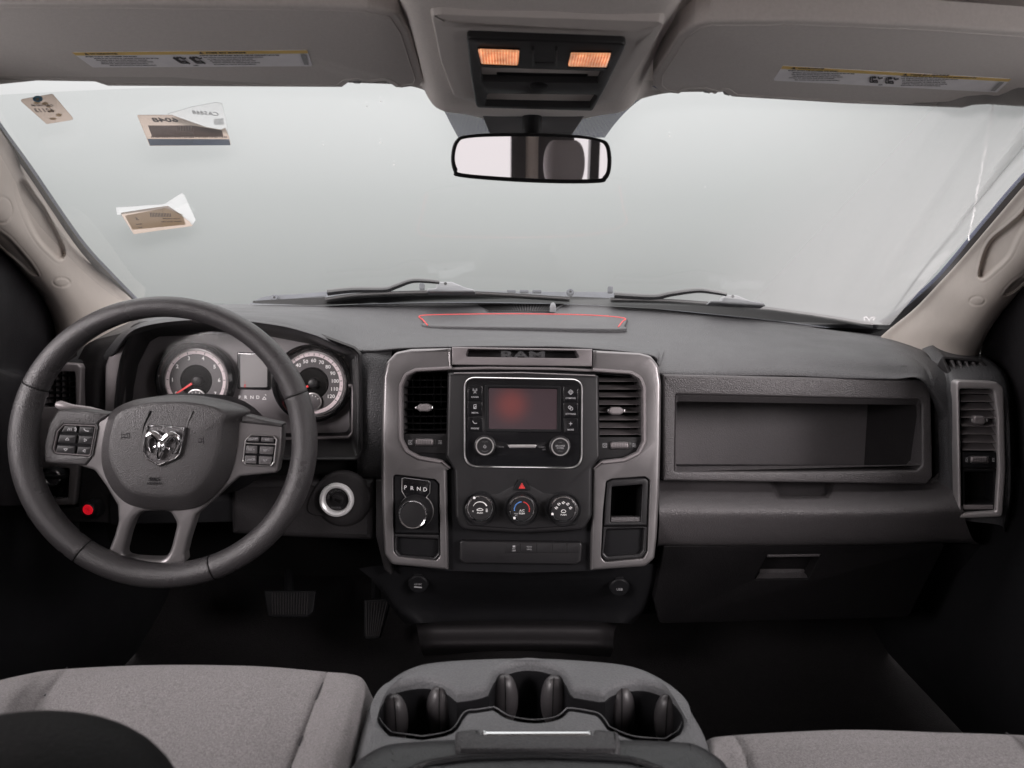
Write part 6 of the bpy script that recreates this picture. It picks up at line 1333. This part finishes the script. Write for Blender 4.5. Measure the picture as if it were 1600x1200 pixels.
# ================================================================== DOORS
def door(name, label, loc, sgn, rowsd):
    t = thing(name, label, 'door', loc, 'front doors')
    mb = MB(); patch(mb, rowsd, 8, 8); mb.build('sill_panel', M['door'], t, smooth=70)
    mb = MB(); boxw(mb, min(sgn * .88, sgn * .95), max(sgn * .88, sgn * .95), -.10, 1.5, FZ + .08, CZ - .17); mb.build('panel', M['door'], t)
    mb = MB(); tube(mb, [Vector((sgn * .84, y, z)) for y, z in ((.0, CZ - .30), (.3, CZ - .30), (.75, CZ - .31), (.98, CZ - .315), (1.05, CZ - .33))], [.04, .045, .045, .04, .015], 14); mb.build('armrest', M['door'], t)
    mb = MB()
    vs = [Vector((sgn * .89, -.08, CZ - .17)), Vector((sgn * .89, 1.42, CZ - .17)), Vector((sgn * .87, 1.30, CZ - .02)), Vector((sgn * .82, .98, CZ + .20)), Vector((sgn * .82, -.08, CZ + .22))]
    mb.cap(vs); mb.build('side_glass', M['glass'], t)
    return t
door('car_door', 'dark driver side door panel at the left edge of the view', (-.9, .7, FZ), -1,
     [[(-160, 300, 1.00), (-60, 350, 1.08), (-5, 384, 1.16), (40, 424, 1.26), (72, 465, 1.34), (90, 520, 1.42), (96, 600, 1.46)],
      [(-170, 360, .98), (-70, 400, 1.05), (-15, 440, 1.10), (20, 480, 1.20), (50, 520, 1.28), (75, 560, 1.36), (86, 620, 1.42)],
      [(-180, 560, .96), (-80, 570, 1.03), (-15, 572, 1.08), (12, 574, 1.18), (40, 580, 1.26), (62, 600, 1.34), (76, 650, 1.40)],
      [(-190, 600, .92), (-90, 600, .98), (-20, 590, 1.02), (15, 600, 1.10), (40, 615, 1.20), (60, 650, 1.30), (70, 700, 1.40)],
      [(-200, 800, .92), (-90, 790, .98), (-10, 790, 1.04), (20, 790, 1.12), (45, 790, 1.22), (60, 800, 1.32), (70, 820, 1.40)]])
door('car_door', 'dark passenger side door panel at the right edge of the view', (.9, .7, FZ), 1,
     [[(1760, 380, .96), (1680, 400, 1.02), (1612, 436, 1.10), (1572, 476, 1.20), (1545, 515, 1.28), (1532, 550, 1.34), (1530, 600, 1.38)],
      [(1770, 430, .94), (1690, 450, 1.00), (1630, 490, 1.06), (1600, 520, 1.14), (1575, 550, 1.24), (1560, 580, 1.32), (1555, 640, 1.38)],
      [(1780, 600, .93), (1700, 600, .98), (1640, 610, 1.04), (1610, 620, 1.12), (1590, 640, 1.20), (1580, 660, 1.30), (1572, 700, 1.38)],
      [(1790, 640, .90), (1710, 640, .95), (1650, 645, 1.0), (1615, 655, 1.08), (1596, 680, 1.17), (1584, 720, 1.28), (1575, 760, 1.38)],
      [(1800, 860, .90), (1710, 860, .95), (1650, 860, 1.0), (1620, 860, 1.10), (1598, 860, 1.18), (1586, 870, 1.28), (1575, 900, 1.38)]])
# kick panels in the footwells
for s, lab in ((-1, 'dark kick panel in the driver footwell'), (1, 'dark kick panel in the passenger footwell')):
    mb = MB(); patch(mb, [[Vector((s * x, y, z)) for y in (1.0, 1.25, 1.45, 1.7)] for x, z in ((.84, CZ - .35), (.83, CZ - .5), (.80, FZ + .15), (.82, FZ + .02))], 5, 5)
    o = mb.build('kick_panel', M['matte'], None); settag(o, lab, 'kick panel', 'footwell kick panels')
